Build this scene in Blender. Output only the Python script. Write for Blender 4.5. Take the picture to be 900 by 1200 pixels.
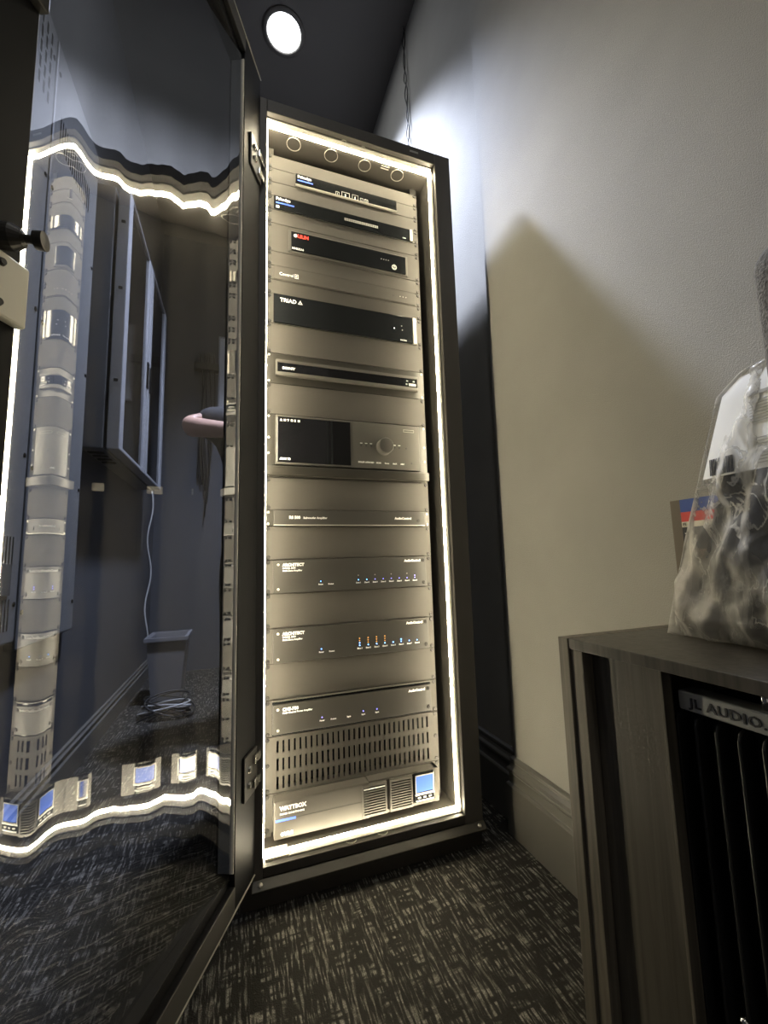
import bpy, bmesh, math, random
from mathutils import Vector, Matrix
random.seed(7)
for o in list(bpy.data.objects): bpy.data.objects.remove(o)
scene = bpy.context.scene
COL = scene.collection

# ------------------------------------------------------------------ camera
cam_d = bpy.data.cameras.new('camera'); cam = bpy.data.objects.new('camera', cam_d); COL.objects.link(cam)
cam_d.sensor_fit = 'VERTICAL'; cam_d.sensor_height = 36.0; cam_d.sensor_width = 27.0
cam_d.lens = 489.22 / 1200 * 36.0; cam_d.clip_start = 0.01
RIGHT = Vector((0.94312623, -0.33125786, -0.02794913)); UP = Vector((-0.01265582, -0.11979084, 0.99271848)); FWD = Vector((0.33219385, 0.93590512, 0.11717022))
cam.matrix_world = Matrix(((RIGHT.x, UP.x, -FWD.x, -0.07045), (RIGHT.y, UP.y, -FWD.y, -1.14925), (RIGHT.z, UP.z, -FWD.z, 0.75017), (0, 0, 0, 1)))
scene.camera = cam

# ------------------------------------------------------------------ world, exposure, light levels
world = bpy.data.worlds.new('world'); scene.world = world; world.use_nodes = True
world.node_tree.nodes['Background'].inputs[0].default_value = (1.0, 0.93, 0.82, 1)
world.node_tree.nodes['Background'].inputs[1].default_value = 0.10
scene.view_settings.view_transform = 'Standard'; scene.view_settings.look = 'None'
scene.view_settings.gamma = 1.0; scene.view_settings.use_curve_mapping = False
scene.view_settings.exposure = 1.08
LED_STRENGTH = 47.0
SPOT_POWER = 520.0
LAMP_POS = (0.122, 0.690, 3.385)
FILL_LAMP_POS = (-0.10, -1.55, 3.385)  # unseen fill lamp added behind the camera
spot_d = bpy.data.lights.new('downlight_or_fill_beam', 'SPOT'); spot = bpy.data.objects.new('downlight_or_fill_beam', spot_d); COL.objects.link(spot)
spot.location = LAMP_POS; spot_d.energy = SPOT_POWER; spot_d.color = (0.73, 0.80, 1.0)
spot_d.spot_size = math.radians(104); spot_d.spot_blend = 0.9; spot.rotation_euler = (0.10, -0.12, 0); spot_d.shadow_soft_size = 0.075
fill_spot_d = bpy.data.lights.new('downlight_or_fill_beam', 'SPOT'); fill_spot = bpy.data.objects.new('downlight_or_fill_beam', fill_spot_d); COL.objects.link(fill_spot)  # added fill beam to brighten the cabinet and foreground
fill_spot.location = FILL_LAMP_POS; fill_spot_d.energy = 10.0; fill_spot_d.color = (1.0, 0.93, 0.82)
fill_spot_d.spot_size = math.radians(120); fill_spot_d.spot_blend = 0.8; fill_spot_d.shadow_soft_size = 0.08

# ------------------------------------------------------------------ materials
MATS = {}
def mat(name, col=(0.5, 0.5, 0.5), rough=0.5, metal=0.0, bump=None, noise=None, spec=0.5, emit=None, estr=0.0, coat=0.0):
    """bump=(scale, strength, stretch) fine relief; noise=(scale, amount, stretch) colour grain"""
    m = bpy.data.materials.new(name); m.use_nodes = True; nt = m.node_tree; b = nt.nodes['Principled BSDF']
    b.inputs['Base Color'].default_value = (*col, 1); b.inputs['Roughness'].default_value = rough
    b.inputs['Metallic'].default_value = metal; b.inputs['Specular IOR Level'].default_value = spec
    if coat: b.inputs['Coat Weight'].default_value = coat
    if emit:
        b.inputs['Emission Color'].default_value = (*emit, 1); b.inputs['Emission Strength'].default_value = estr
    def tex(scale, stretch, detail=4):
        tc = nt.nodes.new('ShaderNodeTexCoord'); mp = nt.nodes.new('ShaderNodeMapping'); nz = nt.nodes.new('ShaderNodeTexNoise')
        mp.inputs['Scale'].default_value = stretch; nz.inputs['Scale'].default_value = scale; nz.inputs['Detail'].default_value = detail
        nt.links.new(tc.outputs['Object'], mp.inputs[0]); nt.links.new(mp.outputs[0], nz.inputs['Vector']); return nz
    if noise:
        nz = tex(noise[0], noise[2] if len(noise) > 2 else (1, 1, 1)); cr = nt.nodes.new('ShaderNodeValToRGB')
        a = noise[1]
        cr.color_ramp.elements[0].position = 0.3; cr.color_ramp.elements[1].position = 0.7
        cr.color_ramp.elements[0].color = (*[max(0, c * (1 - a)) for c in col], 1); cr.color_ramp.elements[1].color = (*[min(1, c * (1 + a)) for c in col], 1)
        nt.links.new(nz.outputs['Fac'], cr.inputs[0]); nt.links.new(cr.outputs[0], b.inputs['Base Color'])
    if bump:
        nz = tex(bump[0], bump[2] if len(bump) > 2 else (1, 1, 1)); bp = nt.nodes.new('ShaderNodeBump')
        bp.inputs['Strength'].default_value = bump[1]; bp.inputs['Distance'].default_value = 0.002
        nt.links.new(nz.outputs['Fac'], bp.inputs['Height']); nt.links.new(bp.outputs[0], b.inputs['Normal'])
    MATS[name] = m; return m

M = MATS
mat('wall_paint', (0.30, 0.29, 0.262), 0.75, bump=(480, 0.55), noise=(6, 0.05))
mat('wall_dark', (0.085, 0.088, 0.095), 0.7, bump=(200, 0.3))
mat('ceiling_black', (0.065, 0.060, 0.055), 0.65)
mat('baseboard_paint', (0.13, 0.125, 0.11), 0.32)
mat('rack_black', (0.085, 0.078, 0.068), 0.5, bump=(500, 0.08))
mat('rack_inner', (0.05, 0.045, 0.038), 0.5, bump=(400, 0.08))
mat('rack_side', (0.040, 0.037, 0.032), 0.6, spec=0.25)
mat('reflection_paint', (0.72, 0.69, 0.60), 0.6)  # pale tone stands in for the light strip mirrored beside the stile
mat('rack_base', (0.05, 0.045, 0.038), 0.5)
mat('panel', (0.074, 0.0685, 0.060), 0.58, spec=0.22, bump=(600, 0.05), noise=(9, 0.05))
mat('face_grey', (0.046, 0.043, 0.038), 0.40, bump=(500, 0.05))
mat('face_silver', (0.085, 0.08, 0.07), 0.38, bump=(500, 0.04))
mat('face_black', (0.010, 0.011, 0.012), 0.09, spec=0.3)
mat('glass_black', (0.006, 0.006, 0.007), 0.06)
mat('dark_metal', (0.03, 0.028, 0.025), 0.4, metal=0.3)
mat('bronze_plate', (0.035, 0.032, 0.026), 0.35, metal=0.2)
mat('screw_metal', (0.015, 0.013, 0.011), 0.4, metal=0.2)
mat('screw_bright', (0.55, 0.52, 0.45), 0.3, metal=0.8)
mat('chrome', (0.75, 0.75, 0.73), 0.18, metal=1.0)
mat('satin_trim', (0.50, 0.48, 0.42), 0.4, metal=0.4)
mat('door_black', (0.007, 0.007, 0.008), 0.5, spec=0.12)
mat('door_rail', (0.05, 0.048, 0.044), 0.42)
mat('print_white', (0.85, 0.85, 0.82), 0.6)
mat('print_grey', (0.45, 0.44, 0.40), 0.6)
mat('print_dark', (0.03, 0.03, 0.035), 0.5)
mat('print_red_glow', (0.75, 0.05, 0.03), 0.5, emit=(1, 0.08, 0.04), estr=0.5)  # red print given a glow of its own
mat('print_blue_glow', (0.05, 0.10, 0.6), 0.5, emit=(0.08, 0.18, 1.0), estr=0.8)  # blue print made to glow by itself
mat('led_blue', (0.1, 0.3, 1.0), 0.4, emit=(0.15, 0.4, 1.0), estr=4.0)
mat('led_violet', (0.2, 0.2, 1.0), 0.4, emit=(0.25, 0.25, 1.0), estr=2.0)
mat('led_amber', (0.6, 0.3, 0.05), 0.4, emit=(1.0, 0.45, 0.1), estr=0.6)
mat('led_white', (1, 1, 1), 0.4, emit=(1, 1, 1), estr=2.0)
mat('screen_blue', (0.05, 0.1, 0.4), 0.2, emit=(0.16, 0.30, 0.90), estr=0.42)
mat('led_strip', (1, 0.95, 0.8), 0.5, emit=(1.0, 0.885, 0.63), estr=LED_STRENGTH)
mat('lamp_disc', (1, 1, 1), 0.5, emit=(0.93, 0.96, 1.0), estr=30.0)
mat('white_paint', (0.75, 0.76, 0.78), 0.45)
mat('enclosure_grey', (0.22, 0.225, 0.225), 0.5, bump=(300, 0.08))
mat('enclosure_white', (0.40, 0.41, 0.43), 0.45)
mat('vinyl_white', (0.7, 0.7, 0.7), 0.5)
mat('cable_black', (0.015, 0.015, 0.015), 0.45)
mat('cable_white', (0.6, 0.6, 0.58), 0.5)
mat('bin_grey', (0.22, 0.22, 0.23), 0.5)
mat('skin', (0.58, 0.36, 0.27), 0.5, noise=(25, 0.12))
mat('tee_black', (0.02, 0.02, 0.022), 0.85, bump=(60, 0.6))
mat('trouser_black', (0.018, 0.018, 0.02), 0.85, bump=(60, 0.6))
mat('hair', (0.03, 0.02, 0.015), 0.6, bump=(150, 0.8))
mat('shoe_white', (0.6, 0.6, 0.58), 0.6, bump=(90, 0.5))
mat('amp_black', (0.018, 0.018, 0.018), 0.32)
mat('amp_silver', (0.36, 0.37, 0.37), 0.45, metal=0.25, bump=(900, 0.08))
mat('felt_grey', (0.13, 0.122, 0.105), 0.95, bump=(420, 1.0), noise=(380, 0.45))
mat('cardboard', (0.17, 0.145, 0.115), 0.8)
mat('label_blue', (0.03, 0.08, 0.35), 0.5)
mat('label_red', (0.65, 0.06, 0.05), 0.5)
mat('label_cream', (0.8, 0.74, 0.6), 0.5)
mat('content_dark', (0.022, 0.023, 0.028), 0.7, bump=(40, 0.8))

def wood_mat(name, col, rough):
    m = mat(name, col, rough); nt = m.node_tree; b = nt.nodes['Principled BSDF']
    tc = nt.nodes.new('ShaderNodeTexCoord'); mp = nt.nodes.new('ShaderNodeMapping'); mp.inputs['Scale'].default_value = (60, 60, 2.2)
    nz = nt.nodes.new('ShaderNodeTexNoise'); nz.inputs['Scale'].default_value = 1.6; nz.inputs['Detail'].default_value = 6; nz.inputs['Distortion'].default_value = 0.8
    cr = nt.nodes.new('ShaderNodeValToRGB'); cr.color_ramp.elements[0].position = 0.35; cr.color_ramp.elements[1].position = 0.68
    cr.color_ramp.elements[0].color = (*[c * 0.62 for c in col], 1); cr.color_ramp.elements[1].color = (*[c * 1.35 for c in col], 1)
    bp = nt.nodes.new('ShaderNodeBump'); bp.inputs['Strength'].default_value = 0.25; bp.inputs['Distance'].default_value = 0.001
    nt.links.new(tc.outputs['Object'], mp.inputs[0]); nt.links.new(mp.outputs[0], nz.inputs['Vector']); nt.links.new(nz.outputs['Fac'], cr.inputs[0])
    nt.links.new(cr.outputs[0], b.inputs['Base Color']); nt.links.new(nz.outputs['Fac'], bp.inputs['Height']); nt.links.new(bp.outputs[0], b.inputs['Normal'])
    return m
wood_mat('wood_dark', (0.075, 0.066, 0.053), 0.42)
wood_mat('wood_edge', (0.12, 0.105, 0.08), 0.5)
wood_mat('wood_top', (0.065, 0.058, 0.048), 0.36)

def carpet_mat():
    m = bpy.data.materials.new('carpet'); m.use_nodes = True; nt = m.node_tree; b = nt.nodes['Principled BSDF']; N = nt.nodes.new; L = nt.links.new
    tc = N('ShaderNodeTexCoord')
    def noise(sx, sy, scale, detail=2.0, dist=0.0):
        mp = N('ShaderNodeMapping'); mp.inputs['Scale'].default_value = (sx, sy, 1); nz = N('ShaderNodeTexNoise'); nz.inputs['Scale'].default_value = scale
        nz.inputs['Detail'].default_value = detail; nz.inputs['Distortion'].default_value = dist
        L(tc.outputs['Object'], mp.inputs[0]); L(mp.outputs[0], nz.inputs['Vector']); return nz.outputs['Fac']
    def ramp(v, a, bb):
        r = N('ShaderNodeMapRange'); r.interpolation_type = 'SMOOTHSTEP'; r.inputs['From Min'].default_value = a; r.inputs['From Max'].default_value = bb; L(v, r.inputs['Value']); return r.outputs[0]
    def math_(op, a, c):
        x = N('ShaderNodeMath'); x.operation = op
        for i, v in enumerate((a, c)):
            if isinstance(v, (int, float)): x.inputs[i].default_value = v
            else: L(v, x.inputs[i])
        return x.outputs[0]
    lines = ramp(noise(190, 20.0, 1.0, 3.0), 0.48, 0.62)          # long broken strands along the room
    cross = ramp(noise(16, 75, 1.0, 2.0), 0.44, 0.60)              # crosswise gaps
    patch = ramp(noise(26, 9, 1.0, 2.0), 0.45, 0.58)               # larger blocks
    tuft = ramp(noise(1, 1, 420, 2.0), 0.35, 0.65)
    v = math_('MULTIPLY', lines, math_('MAXIMUM', cross, math_('MULTIPLY', patch, 0.55)))
    v = math_('MULTIPLY', v, math_('ADD', math_('MULTIPLY', tuft, 0.55), 0.5))
    mix = N('ShaderNodeMixRGB'); mix.inputs[1].default_value = (0.030, 0.028, 0.024, 1); mix.inputs[2].default_value = (0.34, 0.32, 0.275, 1); L(v, mix.inputs[0])
    L(mix.outputs[0], b.inputs['Base Color']); b.inputs['Roughness'].default_value = 0.95; b.inputs['Specular IOR Level'].default_value = 0.15
    bp = N('ShaderNodeBump'); bp.inputs['Strength'].default_value = 0.8; bp.inputs['Distance'].default_value = 0.003; L(math_('ADD', v, math_('MULTIPLY', tuft, 0.5)), bp.inputs['Height']); L(bp.outputs[0], b.inputs['Normal'])
    MATS['carpet'] = m
carpet_mat()

def glass_mat():
    # smoked acrylic: part mirror on the near face, part see-through
    m = bpy.data.materials.new('smoked_acrylic'); m.use_nodes = True; nt = m.node_tree; nt.nodes.remove(nt.nodes['Principled BSDF'])
    out = nt.nodes['Material Output']; tr = nt.nodes.new('ShaderNodeBsdfTransparent'); tr.inputs[0].default_value = (0.50, 0.51, 0.54, 1)
    gl = nt.nodes.new('ShaderNodeBsdfGlossy'); gl.inputs['Color'].default_value = (0.86, 0.87, 0.9, 1); gl.inputs['Roughness'].default_value = 0.012
    lw = nt.nodes.new('ShaderNodeFresnel'); lw.inputs[0].default_value = 1.7
    mr = nt.nodes.new('ShaderNodeMapRange'); mr.inputs['To Min'].default_value = 0.24; mr.inputs['To Max'].default_value = 0.95
    mx = nt.nodes.new('ShaderNodeMixShader'); nt.links.new(lw.outputs[0], mr.inputs[0]); nt.links.new(mr.outputs[0], mx.inputs[0])
    nt.links.new(tr.outputs[0], mx.inputs[1]); nt.links.new(gl.outputs[0], mx.inputs[2]); nt.links.new(mx.outputs[0], out.inputs[0]); MATS['smoked_acrylic'] = m
    m = bpy.data.materials.new('acrylic_rear'); m.use_nodes = True; nt = m.node_tree; nt.nodes.remove(nt.nodes['Principled BSDF'])
    tr = nt.nodes.new('ShaderNodeBsdfTransparent'); tr.inputs[0].default_value = (0.92, 0.93, 0.95, 1); nt.links.new(tr.outputs[0], nt.nodes['Material Output'].inputs[0]); MATS['acrylic_rear'] = m
    m = bpy.data.materials.new('poly_film'); m.use_nodes = True; nt = m.node_tree; b = nt.nodes['Principled BSDF']; out = nt.nodes['Material Output']
    b.inputs['Base Color'].default_value = (0.90, 0.88, 0.82, 1); b.inputs['Roughness'].default_value = 0.16; b.inputs['Specular IOR Level'].default_value = 0.8
    tc = nt.nodes.new('ShaderNodeTexCoord'); mp = nt.nodes.new('ShaderNodeMapping'); mp.inputs['Scale'].default_value = (1, 1, 0.55); mp.inputs['Rotation'].default_value = (0.35, 0, 0)
    nz = nt.nodes.new('ShaderNodeTexNoise'); nz.inputs['Scale'].default_value = 34; nz.inputs['Detail'].default_value = 4; nz.inputs['Distortion'].default_value = 0.5
    bp = nt.nodes.new('ShaderNodeBump'); bp.inputs['Strength'].default_value = 1.0; bp.inputs['Distance'].default_value = 0.006
    nt.links.new(tc.outputs['Object'], mp.inputs[0]); nt.links.new(mp.outputs[0], nz.inputs['Vector']); nt.links.new(nz.outputs['Fac'], bp.inputs['Height']); nt.links.new(bp.outputs[0], b.inputs['Normal'])
    def mth(op, a_, b_=None):
        x = nt.nodes.new('ShaderNodeMath'); x.operation = op
        for i_, v_ in enumerate((a_, b_)):
            if v_ is None: continue
            if isinstance(v_, (int, float)): x.inputs[i_].default_value = v_
            else: nt.links.new(v_, x.inputs[i_])
        return x.outputs[0]
    def rng(v_, f0, f1, t0, t1):
        r_ = nt.nodes.new('ShaderNodeMapRange'); nt.links.new(v_, r_.inputs[0])
        for k_, q_ in zip(('From Min', 'From Max', 'To Min', 'To Max'), (f0, f1, t0, t1)): r_.inputs[k_].default_value = q_
        return r_.outputs[0]
    crease_shine = rng(mth('ABSOLUTE', mth('SUBTRACT', nz.outputs['Fac'], 0.5)), 0.0, 0.035, 0.75, 0.0)
    nz2 = nt.nodes.new('ShaderNodeTexNoise'); nz2.inputs['Scale'].default_value = 16; nz2.inputs['Detail'].default_value = 3; nt.links.new(mp.outputs[0], nz2.inputs['Vector'])
    cloud = rng(nz2.outputs['Fac'], 0.46, 0.64, 0.08, 0.60)
    lw = nt.nodes.new('ShaderNodeLayerWeight'); lw.inputs[0].default_value = 0.35
    sx_ = nt.nodes.new('ShaderNodeSeparateXYZ'); nt.links.new(tc.outputs['Object'], sx_.inputs[0])
    val = mth('ADD', mth('ADD', sx_.outputs['Y'], mth('MULTIPLY', sx_.outputs['Z'], 0.16)), mth('MULTIPLY', nz2.outputs['Fac'], 0.05))
    for c_ in (-0.625, -0.672, -0.700):        # long folds, their bright highlights painted in as denser film
        crease_shine = mth('MAXIMUM', crease_shine, rng(mth('ABSOLUTE', mth('SUBTRACT', val, c_)), 0.002, 0.007, 0.7, 0.0))
    fac = mth('MINIMUM', mth('ADD', mth('MAXIMUM', crease_shine, cloud), mth('MULTIPLY', lw.outputs['Facing'], 0.38)), 0.95)
    tl = nt.nodes.new('ShaderNodeBsdfTranslucent'); tl.inputs[0].default_value = (0.55, 0.53, 0.48, 1); nt.links.new(bp.outputs[0], tl.inputs['Normal'])
    ms = nt.nodes.new('ShaderNodeMixShader'); ms.inputs[0].default_value = 0.4; nt.links.new(b.outputs[0], ms.inputs[1]); nt.links.new(tl.outputs[0], ms.inputs[2])
    tr = nt.nodes.new('ShaderNodeBsdfTransparent'); mx = nt.nodes.new('ShaderNodeMixShader'); nt.links.new(fac, mx.inputs[0])
    nt.links.new(tr.outputs[0], mx.inputs[1]); nt.links.new(ms.outputs[0], mx.inputs[2]); nt.links.new(mx.outputs[0], out.inputs[0]); MATS['poly_film'] = m
glass_mat()

# ------------------------------------------------------------------ helpers
def box(bm, x0, x1, y0, y1, z0, z1):
    x0, x1 = min(x0, x1), max(x0, x1); y0, y1 = min(y0, y1), max(y0, y1); z0, z1 = min(z0, z1), max(z0, z1)
    v = [bm.verts.new(p) for p in ((x0, y0, z0), (x1, y0, z0), (x1, y1, z0), (x0, y1, z0), (x0, y0, z1), (x1, y0, z1), (x1, y1, z1), (x0, y1, z1))]
    for f in ((0, 3, 2, 1), (4, 5, 6, 7), (0, 1, 5, 4), (1, 2, 6, 5), (2, 3, 7, 6), (3, 0, 4, 7)): bm.faces.new([v[i] for i in f])
    return v
def loft(bm, rings, closed=True, cap=True):
    R = [[bm.verts.new(p) for p in r] for r in rings]
    n = len(R[0])
    for a, b in zip(R, R[1:]):
        for i in range(n if closed else n - 1):
            j = (i + 1) % n; bm.faces.new((a[i], a[j], b[j], b[i]))
    if cap and closed:
        bm.faces.new(R[0][::-1]); bm.faces.new(R[-1])
    return R
def lathe(bm, prof, origin, axis, seg=20):
    """prof: list of (radius, distance along axis); closes with a cap at ends"""
    ax = Vector(axis).normalized(); t = Vector((0, 0, 1)) if abs(ax.z) < 0.9 else Vector((1, 0, 0)); e1 = ax.cross(t).normalized(); e2 = ax.cross(e1)
    o = Vector(origin)
    rings = [[o + ax * d + (e1 * math.cos(2 * math.pi * k / seg) + e2 * math.sin(2 * math.pi * k / seg)) * max(r, 1e-5) for k in range(seg)] for r, d in prof]
    loft(bm, rings)
def tube(bm, pts, r, seg=8):
    pts = [Vector(p) for p in pts]; rings = []
    up = Vector((0.3, 0.9, 0.1))
    for i, p in enumerate(pts):
        d = (pts[min(i + 1, len(pts) - 1)] - pts[max(i - 1, 0)]).normalized()
        e1 = d.cross(up)
        if e1.length < 1e-4: e1 = d.cross(Vector((1, 0, 0)))
        e1.normalize(); e2 = d.cross(e1); rr = r[i] if isinstance(r, (list, tuple)) else r
        rings.append([p + (e1 * math.cos(2 * math.pi * k / seg) + e2 * math.sin(2 * math.pi * k / seg)) * rr for k in range(seg)])
    loft(bm, rings)
def prism(bm, poly, axis, a, b):
    """extrude a 2D polygon along axis 'X','Y','Z' from a to b"""
    def P(p, c): return {'X': (c, p[0], p[1]), 'Y': (p[0], c, p[1]), 'Z': (p[0], p[1], c)}[axis]
    loft(bm, [[P(p, a) for p in poly], [P(p, b) for p in poly]])
def obj(name, bm, m, parent=None, smooth=False, bevel=0.0, seg=2, origin=None):
    bmesh.ops.recalc_face_normals(bm, faces=bm.faces[:])
    me = bpy.data.meshes.new(name)
    if origin is not None: bmesh.ops.translate(bm, verts=bm.verts[:], vec=-Vector(origin))
    bm.to_mesh(me); bm.free()
    for mm in (m if isinstance(m, (list, tuple)) else [m]): me.materials.append(MATS[mm])
    if smooth:
        for p in me.polygons: p.use_smooth = True
    o = bpy.data.objects.new(name, me); COL.objects.link(o)
    if origin is not None: o.location = origin
    if bevel:
        md = o.modifiers.new('bevel', 'BEVEL'); md.width = bevel; md.segments = seg; md.limit_method = 'ANGLE'; md.angle_limit = math.radians(40)
    if parent: attach(o, parent)
    return o
def world_loc(o):
    v = Vector(o.location)
    return v + world_loc(o.parent) if o.parent else v
def attach(o, parent):
    w = Vector(o.location); o.parent = parent; o.location = w - abs_loc(parent); return o
def abs_loc(o):
    return Vector(o.location) + (abs_loc(o.parent) if o.parent else Vector((0, 0, 0)))
def tag(o, label=None, cat=None, group=None, kind=None):
    if label: o['label'] = label
    if cat: o['category'] = cat
    if group: o['group'] = group
    if kind: o['kind'] = kind
    return o
def empty(name, loc):
    o = bpy.data.objects.new(name, None); COL.objects.link(o); o.location = loc; o.empty_display_size = 0.05; return o
def B(): return bmesh.new()
def bxo(name, m, parent, x0, x1, y0, y1, z0, z1, bevel=0.0, **k):
    bm = B(); box(bm, x0, x1, y0, y1, z0, z1); return obj(name, bm, m, parent, bevel=bevel, **k)
def share(name, src, parent, loc, rot=None):
    o = bpy.data.objects.new(name, src); COL.objects.link(o); o.location = loc
    if rot: o.rotation_euler = rot
    if parent: attach(o, parent)
    return o
def mesh_only(name, bm, m, smooth=False):
    bmesh.ops.recalc_face_normals(bm, faces=bm.faces[:]); me = bpy.data.meshes.new(name); bm.to_mesh(me); bm.free(); me.materials.append(MATS[m])
    if smooth:
        for p in me.polygons: p.use_smooth = True
    return me
TEXT_CACHE = {}
def text(body, size, loc, m, parent, facing='-Y', name='lettering', spacing=1.0, bold=0.0, align='LEFT', sx=1.0, depth=0.0004):
    key = (body, size, m, spacing, bold, align, facing, sx)
    if key not in TEXT_CACHE:
        cu = bpy.data.curves.new('txt', 'FONT'); cu.body = body; cu.size = size; cu.extrude = depth; cu.space_character = spacing; cu.offset = bold; cu.align_x = align
        cu.resolution_u = 2
        t = bpy.data.objects.new('txt', cu); COL.objects.link(t)
        dg = bpy.context.evaluated_depsgraph_get(); me = bpy.data.meshes.new_from_object(t.evaluated_get(dg)); bpy.data.objects.remove(t)
        if facing == '-Y': R = Matrix(((sx, 0, 0, 0), (0, 0, -1, 0), (0, 1, 0, 0), (0, 0, 0, 1)))
        else: R = Matrix(((0, 0, -1, 0), (-sx, 0, 0, 0), (0, 1, 0, 0), (0, 0, 0, 1)))       # facing -X
        me.transform(R); me.materials.clear(); me.materials.append(MATS[m]); me.name = 'lettering'; TEXT_CACHE[key] = me
    return share(name, TEXT_CACHE[key], parent, loc)

# ------------------------------------------------------------------ setting
XR, XR2, XL, YB, YN, ZC, YC = 0.667, 0.697, -0.65, 2.30, -2.30, 3.40, -0.10
tag(bxo('floor', 'carpet', None, XL - 0.1, XR2 + 0.1, YN - 0.1, YB + 0.1, -0.05, 0), kind='structure')
tag(bxo('ceiling', 'ceiling_black', None, XL - 0.1, XR2 + 0.1, YN - 0.1, YB + 0.1, ZC, ZC + 0.05), kind='structure')
bm = B(); prism(bm, [(XR, YN), (XR2 + 0.1, YN), (XR2 + 0.1, YB), (XR2, YB), (XR2, YC), (XR, YC)], 'Z', 0, ZC)
tag(obj('wall_right', bm, 'wall_paint', bevel=0.002), kind='structure')
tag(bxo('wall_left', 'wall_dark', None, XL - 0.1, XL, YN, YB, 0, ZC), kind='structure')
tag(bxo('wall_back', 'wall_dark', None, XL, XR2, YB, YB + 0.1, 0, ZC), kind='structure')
def bprof(s):   # thickness / height profile of the tall stepped baseboard
    return [(0, 0), (0.020, 0), (0.020, 0.128), (0.017, 0.132), (0.013, 0.134), (0.013, 0.158), (0.017, 0.164), (0.017, 0.170), (0.011, 0.176), (0.008, 0.186), (0.010, 0.190), (0.010, 0.197), (0.004, 0.2015), (0, 0.2015)]
bm = B(); p = bprof(0)
loft(bm, [[(XR - t, YN, z) for t, z in p], [(XR - t, YC + t, z) for t, z in p], [(XR2 - t, YC + t, z) for t, z in p], [(XR2 - t, YB, z) for t, z in p]])
tag(obj('baseboard_right', bm, 'baseboard_paint', bevel=0.0008), kind='structure')
bm = B(); loft(bm, [[(XL + t, YN, z * 0.6) for t, z in p], [(XL + t, YB, z * 0.6) for t, z in p]])
tag(obj('baseboard_left', bm, 'baseboard_paint'), kind='structure')

# recessed downlight in the ceiling, plus an added unseen fill lamp
for pos, sp_, lab_ in ((LAMP_POS, spot, 'round recessed downlight glowing white in the black ceiling above the rack'), (FILL_LAMP_POS, fill_spot, 'added fill lamp in the ceiling, unseen behind the viewer')):
    dl = empty('downlight_or_fill', (pos[0], pos[1], ZC)); tag(dl, lab_, 'ceiling light')
    bm = B(); lathe(bm, [(0.105, 0), (0.105, -0.006), (0.086, -0.010), (0.080, -0.004), (0.080, 0.0)], (pos[0], pos[1], ZC), (0, 0, 1), 40); obj('trim_ring', bm, 'ceiling_black', dl, smooth=True)
    bm = B(); lathe(bm, [(0.0, -0.004), (0.078, -0.004), (0.078, -0.001), (0, -0.001)], (pos[0], pos[1], ZC), (0, 0, 1), 40); obj('diffuser', bm, 'lamp_disc', dl)
    sp_.location = (pos[0], pos[1], ZC - 0.02); attach(sp_, dl)

# twisted wire hanging from the ceiling against the right wall
bm = B()
for ph in (0, math.pi):
    pts = []
    for i in range(70):
        s = i / 69; z = ZC - 0.005 - s * 1.0
        a = s * 30 + ph; rr = 0.016 * (0.6 + 0.4 * math.sin(s * 23))
        pts.append((XR2 - 0.014 + 0.004 * math.cos(a), 0.482 + rr * math.sin(a) + 0.006 * math.sin(s * 9), z))
    tube(bm, pts, 0.0028, 5)
tag(obj('hanging_wire', bm, 'cable_black', smooth=True), 'thin twisted black wire hanging down the wall above the rack', 'wire')

# ------------------------------------------------------------------ equipment rack
U = 0.04445; W = 0.4826; Z0 = 1.34
def zu(u): return Z0 - u * U
FX0, FX1, OX0, OX1 = -0.058, 0.557, -0.006, 0.504          # frame outer / opening
FT, OT, OB, FB = 2.028, 1.990, 0.083, 0.046                # frame top, opening top/bottom, frame bottom
YF, YLED, YBK = -0.10, -0.062, 0.46
rack = empty('equipment_rack', (0.25, 0.18, 0.0)); tag(rack, 'tall black equipment rack cabinet with warm light strips and open smoked door', 'equipment rack')
bm = B(); box(bm, FX0, OX0, YF, -0.085, FB, FT); obj('front_post', bm, 'rack_black', rack, bevel=0.0015)
bm = B(); box(bm, OX1, FX1, YF, -0.085, FB, FT); obj('front_post', bm, 'rack_black', rack, bevel=0.0015)
bm = B(); box(bm, OX0, OX1, YF, -0.085, OT, FT); obj('top_rail', bm, 'rack_black', rack, bevel=0.0015)
bm = B(); box(bm, OX0, OX1, YF, -0.085, 0.062, OB); box(bm, OX0, OX1, YF - 0.002, -0.085, FB, 0.060); obj('bottom_rail', bm, 'rack_inner', rack, bevel=0.0015)
bxo('side_panel', 'rack_black', rack, FX0, FX0 + 0.003, -0.085, YBK, FB, FT)
bxo('side_panel', 'rack_black', rack, FX1 - 0.003, FX1, -0.085, YBK, FB, FT)
bxo('inner_side', 'rack_black', rack, OX0 - 0.004, OX0, -0.085, 0.30, OB, OT)
bxo('inner_side', 'rack_side', rack, OX1, OX1 + 0.004, -0.085, 0.30, OB, OT)
bxo('top_panel', 'rack_inner', rack, FX0 + 0.003, FX1 - 0.003, -0.085, YBK, OT, FT - 0.001)
bxo('bottom_panel', 'rack_inner', rack, FX0 + 0.003, FX1 - 0.003, -0.085, YBK, FB + 0.001, OB)
bxo('back_panel', 'rack_black', rack, FX0, FX1, YBK, YBK + 0.003, FB, FT)
bxo('plinth', 'rack_base', rack, FX0 + 0.004, FX1 - 0.004, YF + 0.004, YBK, 0.0, FB)
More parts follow.
